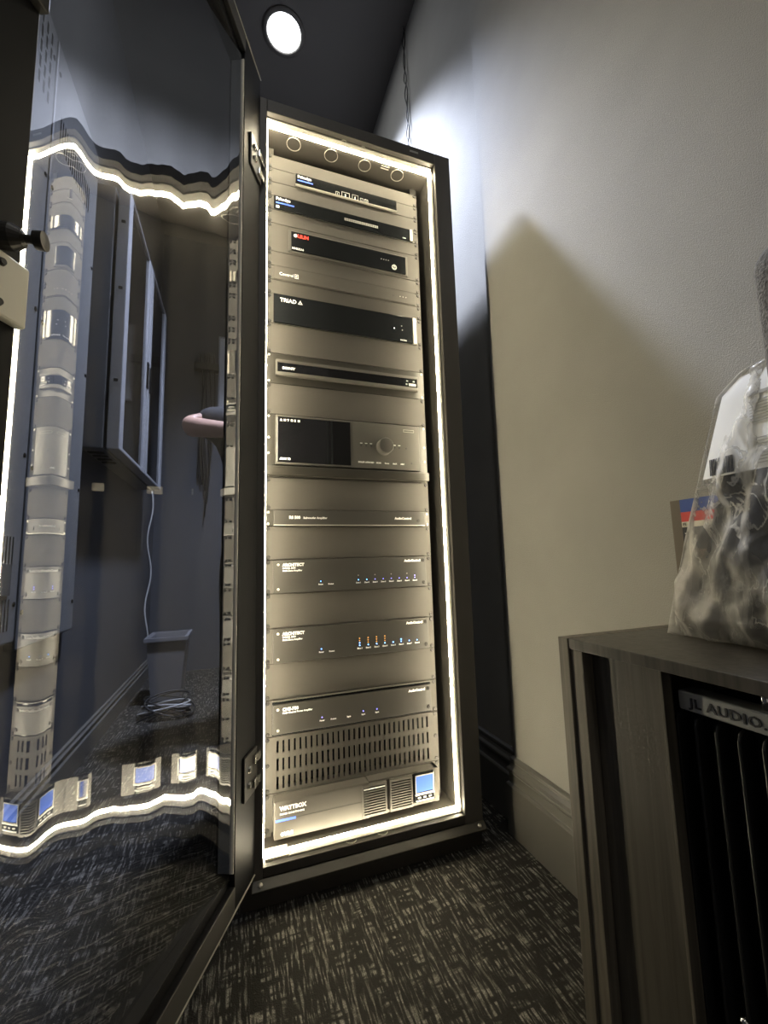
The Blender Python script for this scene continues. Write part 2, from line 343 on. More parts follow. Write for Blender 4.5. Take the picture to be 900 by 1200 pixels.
# protruding sill lip with bolts
bm = B(); prism(bm, [(YF - 0.002, 0.044), (YF - 0.020, 0.044), (YF - 0.020, 0.050), (YF - 0.002, 0.062)], 'X', -0.030, FX1); sill = obj('sill', bm, 'bronze_plate', rack, bevel=0.001)
bolt_me = None
bm = B(); lathe(bm, [(0.0, 0.004), (0.004, 0.004), (0.0055, 0.002), (0.0055, 0)], (0, 0, 0), (0, -0.55, 0.83), 10); bolt_me = mesh_only('bolt', bm, 'screw_bright', True)
share('bolt', bolt_me, sill, (FX1 - 0.018, YF - 0.011, 0.0555)); share('bolt', bolt_me, sill, (-0.012, YF - 0.011, 0.0555))
# mounting rails behind the ears
bm = B(); box(bm, OX0, 0.020, 0.004, 0.007, OB, OT); box(bm, OX0, OX0 + 0.003, 0.004, 0.05, OB, OT); obj('mounting_rail', bm, 'panel', rack)
bm = B(); box(bm, W - 0.020, W + 0.003, 0.004, 0.007, OB, OT); box(bm, W, W + 0.003, 0.004, 0.06, OB, OT); obj('mounting_rail', bm, 'dark_metal', rack)
# knock-out rings on the inner top
for cx, cy, r in ((0.075, -0.028, 0.021), (0.188, -0.028, 0.021), (0.295, -0.028, 0.020), (0.405, -0.028, 0.021), (0.215, -0.078, 0.010), (0.275, -0.078, 0.009)):
    bm = B(); lathe(bm, [(r, 0.0005), (r, -0.0012), (r - 0.0018, -0.0012), (r - 0.0018, 0.0005)], (cx, cy, OT), (0, 0, 1), 24); obj('knockout', bm, 'satin_trim', rack, smooth=False)
bm = B()
for k in range(3): box(bm, 0.345, 0.372, -0.055 + k * 0.008, -0.052 + k * 0.008, OT - 0.0012, OT)
obj('punched_mark', bm, 'satin_trim', rack)
for cx in (0.20, 0.28):
    bm = B(); lathe(bm, [(0.014, -0.0005), (0.014, 0.0012), (0.0125, 0.0012), (0.0125, -0.0005)], (cx, -0.082, OB), (0, 0, 1), 24); obj('knockout', bm, 'satin_trim', rack)
# light strips inside the opening
LW = 0.0043
def strip(x0, x1, z0, z1):
    bm = B(); box(bm, x0, x1, YLED - LW, YLED + LW, z0, z1); return obj('light_strip', bm, 'led_strip', rack)
strip(OX0 + 0.004, OX1 - 0.004, OT - 0.004, OT); strip(OX0 + 0.004, OX1 - 0.004, OB, OB + 0.004)
strip(OX0, OX0 + 0.004, OB, OT); strip(OX1 - 0.004, OX1, OB, OT)
# aluminium edges of the strip channel; the bottom one stands in for glare
bxo('channel_or_glare_edge', 'satin_trim', rack, OX1 - 0.003, OX1, -0.083, YLED - LW - 0.002, OB, OT)
bxo('channel_or_glare_edge', 'satin_trim', rack, OX0, OX1, -0.083, YLED - LW - 0.002, OT - 0.0025, OT)
bxo('channel_or_glare_edge', 'satin_trim', rack, 0.054, OX1, -0.084, YLED - LW - 0.002, OB, OB + 0.0025)  # pale bottom edge added to imitate the strip's glare
# paper notice stuck inside the bottom left corner
nt_ = bxo('paper_notice', 'label_cream', rack, 0.000, 0.052, -0.083, -0.045, OB, OB + 0.0045)
bm = B()
for k in range(3): box(bm, 0.006, 0.030 + 0.004 * k, -0.078 + k * 0.006, -0.0765 + k * 0.006, OB + 0.0045, OB + 0.0048)
obj('printed_line', bm, 'print_grey', nt_)['kind'] = 'stuff'
# maker's mark on the top rail
bxo('maker_mark', 'print_grey', rack, 0.42, 0.448, YF - 0.0006, YF, FT - 0.021, FT - 0.015)

# ------------------------------------------------------------------ open door with bowed smoked pane
A = math.radians(24.5); HX, HY = -0.024, -0.10
UV = Vector((-math.sin(A), -math.cos(A), 0)); NV = Vector((math.cos(A), -math.sin(A), 0))
def D(t, n, z): return Vector((HX, HY, 0)) + UV * t + NV * n + Vector((0, 0, z))
def dbox(bm, t0, t1, n0, n1, z0, z1):
    v = [bm.verts.new(D(*p)) for p in ((t0, n0, z0), (t1, n0, z0), (t1, n1, z0), (t0, n1, z0), (t0, n0, z1), (t1, n0, z1), (t1, n1, z1), (t0, n1, z1))]
    for f in ((0, 3, 2, 1), (4, 5, 6, 7), (0, 1, 5, 4), (1, 2, 6, 5), (2, 3, 7, 6), (3, 0, 4, 7)): bm.faces.new([v[i] for i in f])
DB, DT, DW, TS, TF = 0.074, 2.077, 0.668, 0.100, 0.618
def dobj(name, m, parent, *boxes, bevel=0.0012):
    bm = B()
    for b_ in boxes: dbox(bm, *b_)
    return obj(name, bm, m, parent, bevel=bevel)
bm = B()
dbox(bm, 0.0, TS, -0.040, 0.0, DB, DT)                                  # hinge stile
dbox(bm, TF, DW, -0.040, 0.0, DB, DT)                                   # free stile
dbox(bm, TS, TF, -0.040, -0.012, DB, DB + 0.066); dbox(bm, TS, TF, -0.012, 0.0, DB, DB + 0.046)     # bottom rail with lip
dbox(bm, TS, TF, -0.040, -0.012, DT - 0.066, DT); dbox(bm, TS, TF, -0.012, 0.0, DT - 0.046, DT)     # top rail with lip
door = obj('door', bm, 'door_black', rack, bevel=0.0012); tag(door, 'open door with black metal frame and wavy smoked acrylic pane')
dobj('rail_lip', 'door_rail', door, (TS, TF, 0.0, 0.0015, DB + 0.002, DB + 0.046)); dobj('rail_lip', 'door_rail', door, (TS, TF, 0.0, 0.0015, DT - 0.046, DT - 0.002))
for q in (DB - 0.0015, DT - 0.0005): dobj('edge_strip', 'satin_trim', door, (0.0, TF, -0.001, 0.0022, q, q + 0.002), bevel=0)
dobj('reflection_trim', 'reflection_paint', door, (TS, TS + 0.0025, -0.034, -0.002, DB + 0.07, DT - 0.07), bevel=0)  # trim face painted pale as the light strip's reflection
TILT = [(0.08, 10.76), (0.0925, 10.24), (0.105, 9.79), (0.1175, 9.46), (0.13, 8.9), (0.1425, 8.84), (0.155, 9.03), (0.1675, 8.72), (0.18, 8.52), (0.1925, 8.21), (0.205, 7.65), (0.2175, 6.59), (0.23, 5.99), (0.2425, 5.36), (0.255, 4.97), (0.2675, 4.56), (0.28, 4.1), (0.2925, 3.78), (0.305, 2.92), (0.3175, 2.14), (0.33, 1.21), (0.3425, 0.58), (0.355, 0.0), (0.3675, -0.22), (0.38, -0.63), (0.3925, -0.91), (0.405, -1.11), (0.4175, -1.68), (0.43, -2.16), (0.4425, -2.84), (0.455, -3.86), (0.4675, -4.46), (0.48, -4.85), (0.4925, -5.32), (0.505, -5.94), (0.5175, -6.98), (0.53, -8.36), (0.5425, -9.48), (0.555, -9.77), (0.5675, -9.74), (0.58, -9.57), (0.5925, -9.37), (0.605, -9.39), (0.65, -9.6)]
def tilt(t): return tilt0(t) + 0.40 * math.exp(-((t - 0.352) / 0.03) ** 2) + 0.75 * math.exp(-((t - 0.118) / 0.035) ** 2)
def tilt0(t):
    if t <= TILT[0][0]: return TILT[0][1]
    for (a, va), (b, vb) in zip(TILT, TILT[1:]):
        if t <= b: return va + (vb - va) * (t - a) / (b - a)
    return TILT[-1][1]
NP = 260; G0, G1 = TS - 0.004, TF + 0.006
prof = []; h = 0.0; dt = (G1 - G0) / NP
for i in range(NP + 1):
    t = G0 + i * dt; prof.append([t, h]); h += -math.tan(math.radians(tilt(t + dt / 2))) * dt
hm = min(p_[1] for p_ in prof)
for p_ in prof: p_[1] += -0.0335 - hm                                   # deepest point of the bow lies 33 mm behind the frame face
me = bpy.data.meshes.new('smoked_pane'); vs = []; fs = []; mi = []
ZP0, ZP1 = DB + 0.062, DT - 0.062; TH = 0.003
for t, hh in prof:
    for n, z in ((hh, ZP0), (hh, ZP1), (hh - TH, ZP0), (hh - TH, ZP1)): vs.append(tuple(D(t, n, z)))
for i in range(NP):
    a, b = i * 4, i * 4 + 4
    fs.append((a, a + 1, b + 1, b)); mi.append(0)
    fs.append((a + 2, b + 2, b + 3, a + 3)); mi.append(1)
    fs.append((a, b, b + 2, a + 2)); mi.append(1); fs.append((a + 1, a + 3, b + 3, b + 1)); mi.append(1)
me.from_pydata(vs, [], fs); me.materials.append(MATS['smoked_acrylic']); me.materials.append(MATS['acrylic_rear'])
for p_, k in zip(me.polygons, mi):
    p_.material_index = k; p_.use_smooth = True
    pass
# keep the long edges sharp so the smooth normals follow only the bow
me.set_sharp_from_angle(angle=math.radians(40))
pane = bpy.data.objects.new('smoked_pane', me); COL.objects.link(pane); attach(pane, door); pane['label'] = 'wavy smoked acrylic pane that mirrors the light strips'
# hinges
for zc in (1.795, 0.300):
    hg = dobj('hinge', 'dark_metal', door, (0.004, 0.070, 0.0, 0.006, zc - 0.045, zc + 0.045), bevel=0.002)
    hg['label'] = 'chrome and black concealed hinge'
    dobj('hinge_arm', 'chrome', hg, (-0.020, 0.030, 0.006, 0.012, zc + 0.016, zc + 0.034), (-0.020, 0.030, 0.006, 0.012, zc - 0.034, zc - 0.016), (-0.020, -0.008, 0.004, 0.012, zc - 0.050, zc + 0.050))
    for dz in (-0.016, 0.016):
        bm = B(); lathe(bm, [(0.0, 0.006), (0.006, 0.006), (0.008, 0.003), (0.008, 0.0)], D(0.052, 0.006, zc + dz), NV, 12); obj('hinge_screw', bm, 'chrome', hg, smooth=False)
# latch knob, lock case and bracket near the free stile
bm = B(); lathe(bm, [(0.011, 0.0), (0.0125, 0.002), (0.0125, 0.014), (0.008, 0.022), (0.004, 0.024), (0.004, 0.030), (0.0085, 0.032), (0.009, 0.040), (0.0, 0.041)], D(0.643, 0.0, 1.070), (NV - UV * 0.35), 20)
kn = obj('latch_knob', bm, 'dark_metal', door, smooth=False); kn['label'] = 'black turned latch knob'
lk = dobj('lock_case', 'satin_trim', door, (0.616, 0.655, 0.0, 0.010, 0.988, 1.052), bevel=0.0025); lk['label'] = 'beige lock case on the free stile'
for zc in (1.000, 1.040):
    bm = B(); lathe(bm, [(0.0, 0.003), (0.003, 0.003), (0.0042, 0.0)], D(0.645, 0.010, zc), NV, 12); obj('screw', bm, 'screw_metal', lk)
dobj('catch_bracket', 'dark_metal', door, (0.618, 0.660, 0.0, 0.012, 1.352, 1.50), bevel=0.002)

# ------------------------------------------------------------------ rack equipment
bm = B(); lathe(bm, [(0.0045, -0.0005), (0.0055, 0.0004), (0.0055, 0.0014), (0.0044, 0.0026), (0.0020, 0.0026), (0.0020, 0.0012), (0.0, 0.0012)], (0, 0, 0), (0, -1, 0), 12); SCREW = mesh_only('screw', bm, 'screw_metal')
bm = B(); lathe(bm, [(0.0034, 0.0), (0.0034, 0.0016), (0.0, 0.0026)], (0, 0, 0), (0, -1, 0), 10); SCREWB = mesh_only('screw', bm, 'screw_bright')
bm = B(); lathe(bm, [(0.0016, 0.0), (0.0016, 0.0006), (0.0, 0.001)], (0, 0, 0), (0, -1, 0), 8); DOT = {}
for k in ('led_blue', 'led_violet', 'led_amber', 'led_white', 'print_dark', 'print_grey'): DOT[k] = mesh_only('indicator', bm.copy(), k)
bm.free()
GAP = 0.0007
def plate(name, m, u0, u1, label, cat, group=None, y0=-0.003, screws='dark', x0=0.0, x1=W):
    bm = B(); box(bm, x0 + 0.0005, x1 - 0.0005, y0, 0.0, zu(u1) + GAP, zu(u0) - GAP)
    o = obj(name, bm, m, None, bevel=0.0009, origin=(W / 2, 0.0, zu(u1)))
    tag(o, label, cat, group); ears(o, u0, u1, y0, screws); return o
def ears(o, u0, u1, y0, screws='dark'):
    me_ = SCREW if screws == 'dark' else SCREWB
    n = u1 - u0
    zs = [zu(u0) - 0.0065, zu(u1) + 0.0065] if n > 0.9 else [0.5 * (zu(u0) + zu(u1))]
    if n >= 3: zs += [0.5 * (zu(u0) + zu(u1)) + s for s in ((-0.022, 0.022) if n >= 4 else (0.0,))]
    for x in (0.0085, W - 0.0085):
        for z in zs: share('screw', me_, o, (x, y0, z))
BL = 'blank panel'; BG = 'blank rack panels'
plate('blank_panel', 'panel', -14, -13, 'narrow blank rack panel at the very top, under the light strip', BL, BG)
plate('blank_panel', 'panel', -12, -11, 'narrow blank rack panel between the two black network switches', BL, BG)
plate('blank_panel', 'panel', -10, -9, 'narrow blank rack panel just above the recorder with red lettering', BL, BG)
plate('blank_panel', 'panel', -7, -6, 'narrow blank rack panel just below the recorder with red lettering', BL, BG)
plate('blank_panel', 'panel', -5, -4, 'narrow blank rack panel directly above the wide black TRIAD unit', BL, BG)
plate('blank_panel', 'panel', -2, 0, 'blank rack panel between the black TRIAD unit and the disc player', BL, BG)
plate('blank_panel', 'panel', 2, 4, 'blank rack panel between the disc player and the big volume knob', BL, BG)
plate('blank_panel', 'panel', 8, 10, 'blank rack panel directly below the unit with the big volume knob', BL, BG)
plate('blank_panel', 'panel', 11, 13, 'blank rack panel between the slim subwoofer amplifier and the upper ARCHITECT amplifier', BL, BG)
plate('blank_panel', 'panel', 15, 17, 'blank rack panel between the two ARCHITECT amplifiers', BL, BG)
plate('blank_panel', 'panel', 19, 21, 'blank rack panel directly below the lower ARCHITECT amplifier', BL, BG)
def unit(name, label, cat, u0, u1, ear_m='panel', group=None, body=True, screws='dark'):
    e = empty(name, (W / 2, 0.0, zu(u1))); tag(e, label, cat, group)
    p_ = bxo('mounting_plate', ear_m, e, 0.0005, W - 0.0005, -0.003, 0.0, zu(u1) + GAP, zu(u0) - GAP, bevel=0.0009)
    ears(p_, u0, u1, -0.003, screws)
    if body: bxo('chassis', 'dark_metal', e, 0.022, W - 0.022, 0.008, 0.28, zu(u1) + 0.003, zu(u0) - 0.003)
    return e
def ubox(e, name, m, x0, x1, y0, u0, u1, y1=-0.003, bevel=0.001):
    return bxo(name, m, e, x0, x1, y0, y1, zu(u1), zu(u0), bevel=bevel)
# --- network switch, short
e = unit('network_switch', 'short black network switch with blue line, topmost device in the rack', 'network switch', -13, -12, group='black network switches')
f = ubox(e, 'front_panel', 'face_black', 0.083, 0.408, -0.008, -12.98, -12.16)
text('Pakedge', 0.0125, (0.089, -0.0086, zu(-12.98) - 0.0135), 'print_white', f, bold=0.0004)
bxo('accent_line', 'print_blue_glow', f, 0.089, 0.135, -0.0088, -0.008, zu(-12.5) - 0.002, zu(-12.5) + 0.0012)
bxo('lower_edge', 'satin_trim', f, 0.083, 0.408, -0.010, -0.003, zu(-12.13), zu(-12.16))
for k, (x, w_) in enumerate(((0.205, 0.012), (0.224, 0.026), (0.258, 0.020), (0.284, 0.010), (0.298, 0.012))):
    bm = B(); hh = 0.016 if k in (1, 2) else 0.011; z = zu(-12.16) + 0.001
    for a0, a1, b0, b1 in ((0, w_, hh - 0.0014, hh), (0, 0.0014, 0, hh), (w_ - 0.0014, w_, 0, hh), (w_ * 0.4, w_ * 0.55, 0, hh * 0.6)): box(bm, x + a0, x + a1, -0.0087, -0.008, z + b0, z + b1)
    obj('port_marking', bm, 'print_grey', f)
# --- network switch, full width
e = unit('network_switch', 'full width black network switch with port markings, second device from the top', 'network switch', -11, -10, group='black network switches')
f = ubox(e, 'front_panel', 'face_black', 0.020, 0.462, -0.008, -10.95, -10.03)
text('Pakedge', 0.0125, (0.026, -0.0086, zu(-10.95) - 0.0135), 'print_white', f, bold=0.0004)
bxo('accent_line', 'print_blue_glow', f, 0.026, 0.078, -0.0088, -0.008, zu(-10.45) - 0.002, zu(-10.45) + 0.0012)
text('S3', 0.010, (0.026, -0.0086, zu(-10.05) + 0.001), 'print_white', f, bold=0.0006)
bm = B()
for k in range(24):
    for r in range(2): box(bm, 0.232 + k * 0.0046, 0.2352 + k * 0.0046, -0.0087, -0.008, zu(-10.45) + r * 0.0048 - 0.003, zu(-10.45) + r * 0.0048 + 0.0002)
obj('port_marking', bm, 'print_grey', f)
bxo('side_bezel', 'satin_trim', f, 0.452, 0.460, -0.0095, -0.003, zu(-10.05), zu(-10.93))
text('POE+', 0.005, (0.425, -0.0086, zu(-10.1)), 'print_white', f)
# --- recorder
e = unit('video_recorder', 'black video recorder with red lettering and small power symbol', 'video recorder', -9, -7)
f = ubox(e, 'front_panel', 'face_black', 0.070, 0.432, -0.009, -8.60, -7.28)
bm = B(); z1, z0 = zu(-8.72), zu(-7.18)
for a in ((0.062, 0.070, z0, z1), (0.432, 0.440, z0, z1), (0.062, 0.440, z1 - 0.004, z1), (0.062, 0.440, z0, z0 + 0.004)): box(bm, a[0], a[1], -0.006, -0.003, a[2], a[3])
obj('surround', bm, 'face_silver', e, bevel=0.0008)
bm = B(); lathe(bm, [(0.0052, 0.0), (0.0052, 0.0008), (0.0, 0.0008)], (0.082, -0.009, zu(-8.60) - 0.0125), (0, -1, 0), 16); obj('logo_disc', bm, 'print_white', f)
text('LILIN', 0.0145, (0.088, -0.0096, zu(-8.60) - 0.017), 'print_red_glow', f, bold=0.0005)
text('NVR3216', 0.0085, (0.072, -0.0096, zu(-7.28) + 0.002), 'print_white', f, bold=0.0003)
for k in range(4): share('indicator', DOT['print_grey'], f, (0.349 + k * 0.008, -0.009, zu(-8.05)))
bm = B(); lathe(bm, [(0.0085, 0.0), (0.0085, 0.001), (0.006, 0.001), (0.006, 0.0)], (0.392, -0.009, zu(-7.62)), (0, -1, 0), 16); box(bm, 0.391, 0.393, -0.0104, -0.009, zu(-7.62), zu(-7.62) + 0.009); obj('power_symbol', bm, 'print_white', f)
# --- controller
e = unit('home_controller', 'slim beige grey controller with Control4 lettering', 'controller', -6, -5)
f = ubox(e, 'front_panel', 'panel', 0.020, 0.462, -0.006, -5.97, -5.05)
text('Control', 0.0125, (0.036, -0.0066, zu(-5.35)), 'print_white', f, bold=0.0001)
bm = B(); z = zu(-5.35)
for a in ((0.0, 0.011, 0.0095, 0.0108), (0.0, 0.011, -0.002, -0.0007), (0, 0.0013, -0.002, 0.0108), (0.0097, 0.011, -0.002, 0.0108)): box(bm, 0.0795 + a[0], 0.0795 + a[1], -0.0066, -0.006, z + a[2], z + a[3])
obj('logo_box', bm, 'print_white', f); text('4', 0.0125, (0.0815, -0.0066, z), 'print_white', f)
share('indicator', DOT['print_dark'], f, (0.388, -0.006, zu(-5.5)), None)
for k in range(3): share('indicator', DOT['print_grey'], f, (0.410 + k * 0.010, -0.006, zu(-5.5)))
# --- wide black unit
e = unit('audio_matrix', 'wide black audio matrix with TRIAD lettering and bright right edge', 'audio matrix', -4, -2)
f = ubox(e, 'front_panel', 'face_black', 0.020, 0.448, -0.010, -3.96, -2.04)
text('TRIAD', 0.0155, (0.038, -0.0106, zu(-3.96) - 0.022), 'print_white', f, bold=0.0004, spacing=1.05)
bm = B(); tz = zu(-3.96) - 0.022
for pts in ([(0.088, tz), (0.1015, tz), (0.09475, tz + 0.0125)],): prism(bm, pts, 'Y', -0.0106, -0.010)
tri = obj('logo_triangle', bm, 'print_white', f); bm = B(); prism(bm, [(0.0925, tz + 0.0022), (0.097, tz + 0.0022), (0.09475, tz + 0.0065)], 'Y', -0.0109, -0.0104); obj('logo_notch', bm, 'face_black', tri)
bxo('side_bezel', 'satin_trim', e, 0.448, 0.460, -0.012, -0.003, zu(-2.03), zu(-3.97), bevel=0.002)
share('indicator', DOT['led_white'], f, (0.385, -0.010, zu(-2.95)))
for dx, du in ((0.41, -3.2), (0.412, -2.9)): share('indicator', DOT['print_grey'], f, (dx, -0.010, zu(du)))
text('MATRIX', 0.006, (0.415, -0.0106, zu(-2.1)), 'print_white', f, align='CENTER')
# --- disc player in shelf plate
e = unit('disc_player', 'slim black disc player with SONY lettering set in a dark faceplate', 'disc player', 0, 2, ear_m='bronze_plate', screws='bright')
f = ubox(e, 'front_panel', 'glass_black', 0.030, 0.455, -0.012, 0.66, 1.28)
ubox(e, 'upper_bezel', 'face_silver', 0.028, 0.457, -0.014, 0.48, 0.66); ubox(e, 'lower_bezel', 'face_silver', 0.028, 0.457, -0.014, 1.28, 1.50)
ubox(e, 'end_cap', 'face_silver', 0.026, 0.031, -0.013, 0.48, 1.50)
text('SONY', 0.0095, (0.044, -0.0126, zu(1.09)), 'print_white', f, bold=0.0004, sx=1.4)
ubox(e, 'control_window', 'face_black', 0.408, 0.452, -0.0128, 0.70, 1.24, y1=-0.011)
bm = B()
for a in ((0.418, 0.424, 0.82, 0.90), (0.440, 0.446, 0.82, 0.90), (0.416, 0.421, 1.05, 1.15), (0.426, 0.450, 1.02, 1.20)): box(bm, a[0], a[1], -0.0134, -0.0126, zu(a[3]), zu(a[2]))
obj('button', bm, 'print_grey', e)
# --- surround processor
e = unit('surround_processor', 'grey surround processor with black display and big round volume knob', 'processor', 4, 8, ear_m='bronze_plate', screws='bright')
f = ubox(e, 'front_panel', 'face_silver', 0.026, 0.454, -0.014, 4.10, 7.22, bevel=0.0015)
d_ = ubox(e, 'display_window', 'glass_black', 0.030, 0.236, -0.0155, 4.22, 7.08, y1=-0.013)
for k, c in enumerate('ANTHEM'): text(c, 0.0075, (0.038 + k * 0.0095, -0.0161, zu(4.22) - 0.012), 'print_white', d_, bold=0.0006)
text('AVM 70', 0.0085, (0.037, -0.0161, zu(7.08) + 0.006), 'print_white', d_, bold=0.0006)
for x in (0.166, 0.178): bxo('display_bar', 'face_black', d_, x, x + 0.006, -0.0158, -0.015, zu(7.05), zu(4.25))
kz = zu(5.72)
bm = B(); lathe(bm, [(0.0245, 0.0), (0.0245, 0.003), (0.0235, 0.004), (0.0235, 0.020), (0.0215, 0.0235), (0.012, 0.0255), (0.0, 0.026)], (0.338, -0.014, kz), (0, -1, 0), 40)
k_ = obj('volume_knob', bm, 'face_silver', e, smooth=True, bevel=0); k_['label'] = 'round silver grey volume knob'; k_.data.set_sharp_from_angle(angle=math.radians(35))
for x in (0.268, 0.283, 0.298, 0.372, 0.387, 0.409): share('button', DOT['print_dark'], f, (x, -0.014, kz + 0.0005)).scale = (1.35, 1.35, 1.35)
bm = B()
for x in (0.268, 0.283, 0.298, 0.372, 0.387): box(bm, x - 0.0035, x + 0.0035, -0.0146, -0.014, kz + 0.007, kz + 0.0088)
obj('button_caption', bm, 'print_white', f)
for body, x in (('DOLBY ATMOS', 0.258), ('HD', 0.297), ('HDMI', 0.312), ('Roon', 0.339), ('dts:X', 0.364), ('ARC', 0.389)): text(body, 0.0062, (x, -0.0146, zu(6.86)), 'print_white', f, bold=0.0003)
share('button', DOT['print_dark'], f, (0.425, -0.014, zu(6.72))).scale = (1.4, 1.4, 1.4)
bm = B(); z = zu(4.55)
for a in ((0.402, 0.436, 0.006, 0.0068), (0.402, 0.436, -0.0008, 0.0), (0.402, 0.4028, -0.0008, 0.0068), (0.4352, 0.436, -0.0008, 0.0068)): box(bm, a[0], a[1], -0.0146, -0.014, z + a[2], z + a[3])
obj('badge_outline', bm, 'print_grey', f)
sh = ubox(e, 'support_lip', 'bronze_plate', 0.001, W - 0.001, -0.018, 7.32, 7.92, bevel=0.003)
# --- subwoofer amplifier
e = unit('subwoofer_amplifier', 'slim dark grey subwoofer amplifier, one rack unit high', 'amplifier', 10, 11, ear_m='bronze_plate', screws='bright')
f = ubox(e, 'front_panel', 'face_grey', 0.022, 0.462, -0.012, 10.02, 10.92, bevel=0.0015)
text('RS 500', 0.0105, (0.062, -0.0126, zu(10.55)), 'print_white', f, bold=0.0006); text('Subwoofer Amplifier', 0.0078, (0.100, -0.0126, zu(10.55)), 'print_white', f, bold=0.0002)
text('AudioControl', 0.0092, (0.366, -0.0126, zu(10.55)), 'print_white', f, bold=0.0005)
bm = B(); lathe(bm, [(0.005, 0), (0.005, 0.0015), (0.0, 0.0015)], (0.441, -0.012, zu(10.62)), (0, -1, 0), 16); obj('power_button', bm, 'dark_metal', f)
bxo('lower_edge', 'satin_trim', f, 0.022, 0.462, -0.0135, -0.010, zu(10.97), zu(10.91), bevel=0.0005)
# --- three amplifiers of one family
def amp(label, u0, u1, name, lines, levels, pos, level_pos, extra=False):
    e = unit('power_amplifier', label, 'amplifier', u0, u1, group='dark grey power amplifiers')
    a, b_ = (u0 + 0.03, u1 - 0.03) if not extra else (u0 + 0.24, u1 - 0.14)
    if extra:
        bxo('dark_recess', 'face_black', e, 0.020, 0.462, -0.0042, -0.003, zu(u1) + 0.002, zu(u0) - 0.002)
        ubox(e, 'upper_edge', 'face_silver', 0.020, 0.462, -0.010, u0 + 0.02, u0 + 0.09)
    f = ubox(e, 'front_panel', 'face_grey', 0.021, 0.461, -0.011, a, b_, bevel=0.0012)
    zt = zu(a)
    text(name, 0.0105, (0.045, -0.0116, zt - 0.0165), 'print_white', f, bold=0.0006)
    for k, l in enumerate(lines): text(l, 0.0060, (0.045, -0.0116, zt - 0.0235 - k * 0.0068), 'print_white', f, bold=0.0002)
    text('AudioControl', 0.0088, (0.392, -0.0116, zt - 0.0135), 'print_white', f, bold=0.0006)
    for x, z in ((0.034, zt - 0.012), (0.034, zu(b_) + 0.010), (0.452, zt - 0.010), (0.452, zu(b_) + 0.012)): share('screw', SCREWB if x < 0.1 else SCREW, f, (x, -0.011, z))
    zb = zu(b_) + 0.021
    for k, (x, cap) in enumerate(pos):
        text(cap, 0.0048, (x, -0.0116, zb - 0.004), 'print_white', f, align='CENTER', bold=0.0003)
        if k == 0 or k in level_pos: pass
    share('indicator', DOT['led_blue' if not extra else 'led_violet'], f, (pos[0][0], -0.011, zb + 0.0055))
    for x, cols in levels:
        for r, c in enumerate(cols):
            if c: share('indicator', DOT[c], f, (x, -0.011, zb + 0.0055 + r * 0.0062))
    return e
x8 = [0.252 + k * 0.0245 for k in range(8)]
amp('upper dark grey ARCHITECT amplifier with a row of blue dots', 13, 15, 'ARCHITECT', ('MODEL 2800', 'Multi-Zone Amplifier'),
    [(x, ['led_blue' if k < 2 else 'led_violet', 'led_violet' if k == 7 else 'print_dark', 'print_dark' if k % 2 else 'print_grey']) for k, x in enumerate(x8)], [(0.146, 'Power'), (0.174, 'Protect')] + [(x, 'Zone %d' % (k + 1)) for k, x in enumerate(x8)], ())
amp('lower dark grey ARCHITECT amplifier with blue and amber dots', 17, 19, 'ARCHITECT', ('MODEL 2800', 'Multi-Zone Amplifier'),
    [(x, ['led_blue', ('led_blue' if k == 0 else 'led_amber') if k < 4 else ('led_blue' if k == 5 else None), 'led_amber' if k < 4 else None, 'led_amber' if k < 4 else None]) for k, x in enumerate(x8)], [(0.146, 'Power'), (0.174, 'Protect')] + [(x, 'Zone %d' % (k + 1)) for k, x in enumerate(x8)], ())
x3 = [0.218, 0.258, 0.297]
amp('dark grey amplifier with five captions, just above the slotted vent panel', 21, 23, 'CM5-750', ('Multi-Channel Power Amplifier',),
    [(x, [None if k == 0 else 'led_violet', 'print_dark', 'print_dark']) for k, x in enumerate(x3)], [(0.146, 'Power'), (0.176, 'Protect')] + [(x, 'Input') for x in x3], (), extra=True)
# --- slotted vent panel: real slots
def slotted(name, m, xs, zs, y0, y1, parent=None, **k):
    """xs: sorted x cuts; zs: sorted z cuts; cells with odd/odd index are holes"""
    bm = B(); cache = {}
    def v(i, j, y):
        q = (i, j, y)
        if q not in cache: cache[q] = bm.verts.new((xs[i], y, zs[j]))
        return cache[q]
    hole = lambda i, j: i % 2 == 1 and j % 2 == 1
    nx, nz = len(xs) - 1, len(zs) - 1
    for i in range(nx):
        for j in range(nz):
            if not hole(i, j):
                bm.faces.new((v(i, j, y0), v(i + 1, j, y0), v(i + 1, j + 1, y0), v(i, j + 1, y0)))
            else:
                for (a, b_) in (((i, j), (i + 1, j)), ((i + 1, j), (i + 1, j + 1)), ((i + 1, j + 1), (i, j + 1)), ((i, j + 1), (i, j))): bm.faces.new((v(*a, y0), v(*a, y1), v(*b_, y1), v(*b_, y0)))
    for (a, b_) in [((i, 0), (i + 1, 0)) for i in range(nx)] + [((i, nz), (i + 1, nz)) for i in range(nx)] + [((0, j), (0, j + 1)) for j in range(nz)] + [((nx, j), (nx, j + 1)) for j in range(nz)]:
        bm.faces.new((v(*a, y0), v(*b_, y0), v(*b_, y1), v(*a, y1)))
    return obj(name, bm, m, parent, **k)
xs = [0.0005]; n = 30
for k in range(n):
    c = 0.034 + k * (W - 0.068) / (n - 1); xs += [c - 0.0026, c + 0.0026]
xs.append(W - 0.0005)
zb, zt_ = zu(26) + GAP, zu(23) - GAP; zs = [zb]
for k in range(3):
    c = zb + 0.022 + k * 0.0425; zs += [c - 0.0145, c + 0.0145]
zs.append(zt_)
vp = empty('vent_panel', (W / 2, 0, zu(26))); tag(vp, 'grey metal rack panel with three rows of upright vent slots', 'vent panel')
sp = slotted('slotted_plate', 'panel', xs, zs, -0.003, 0.001, vp); ears(sp, 23, 26, -0.003)
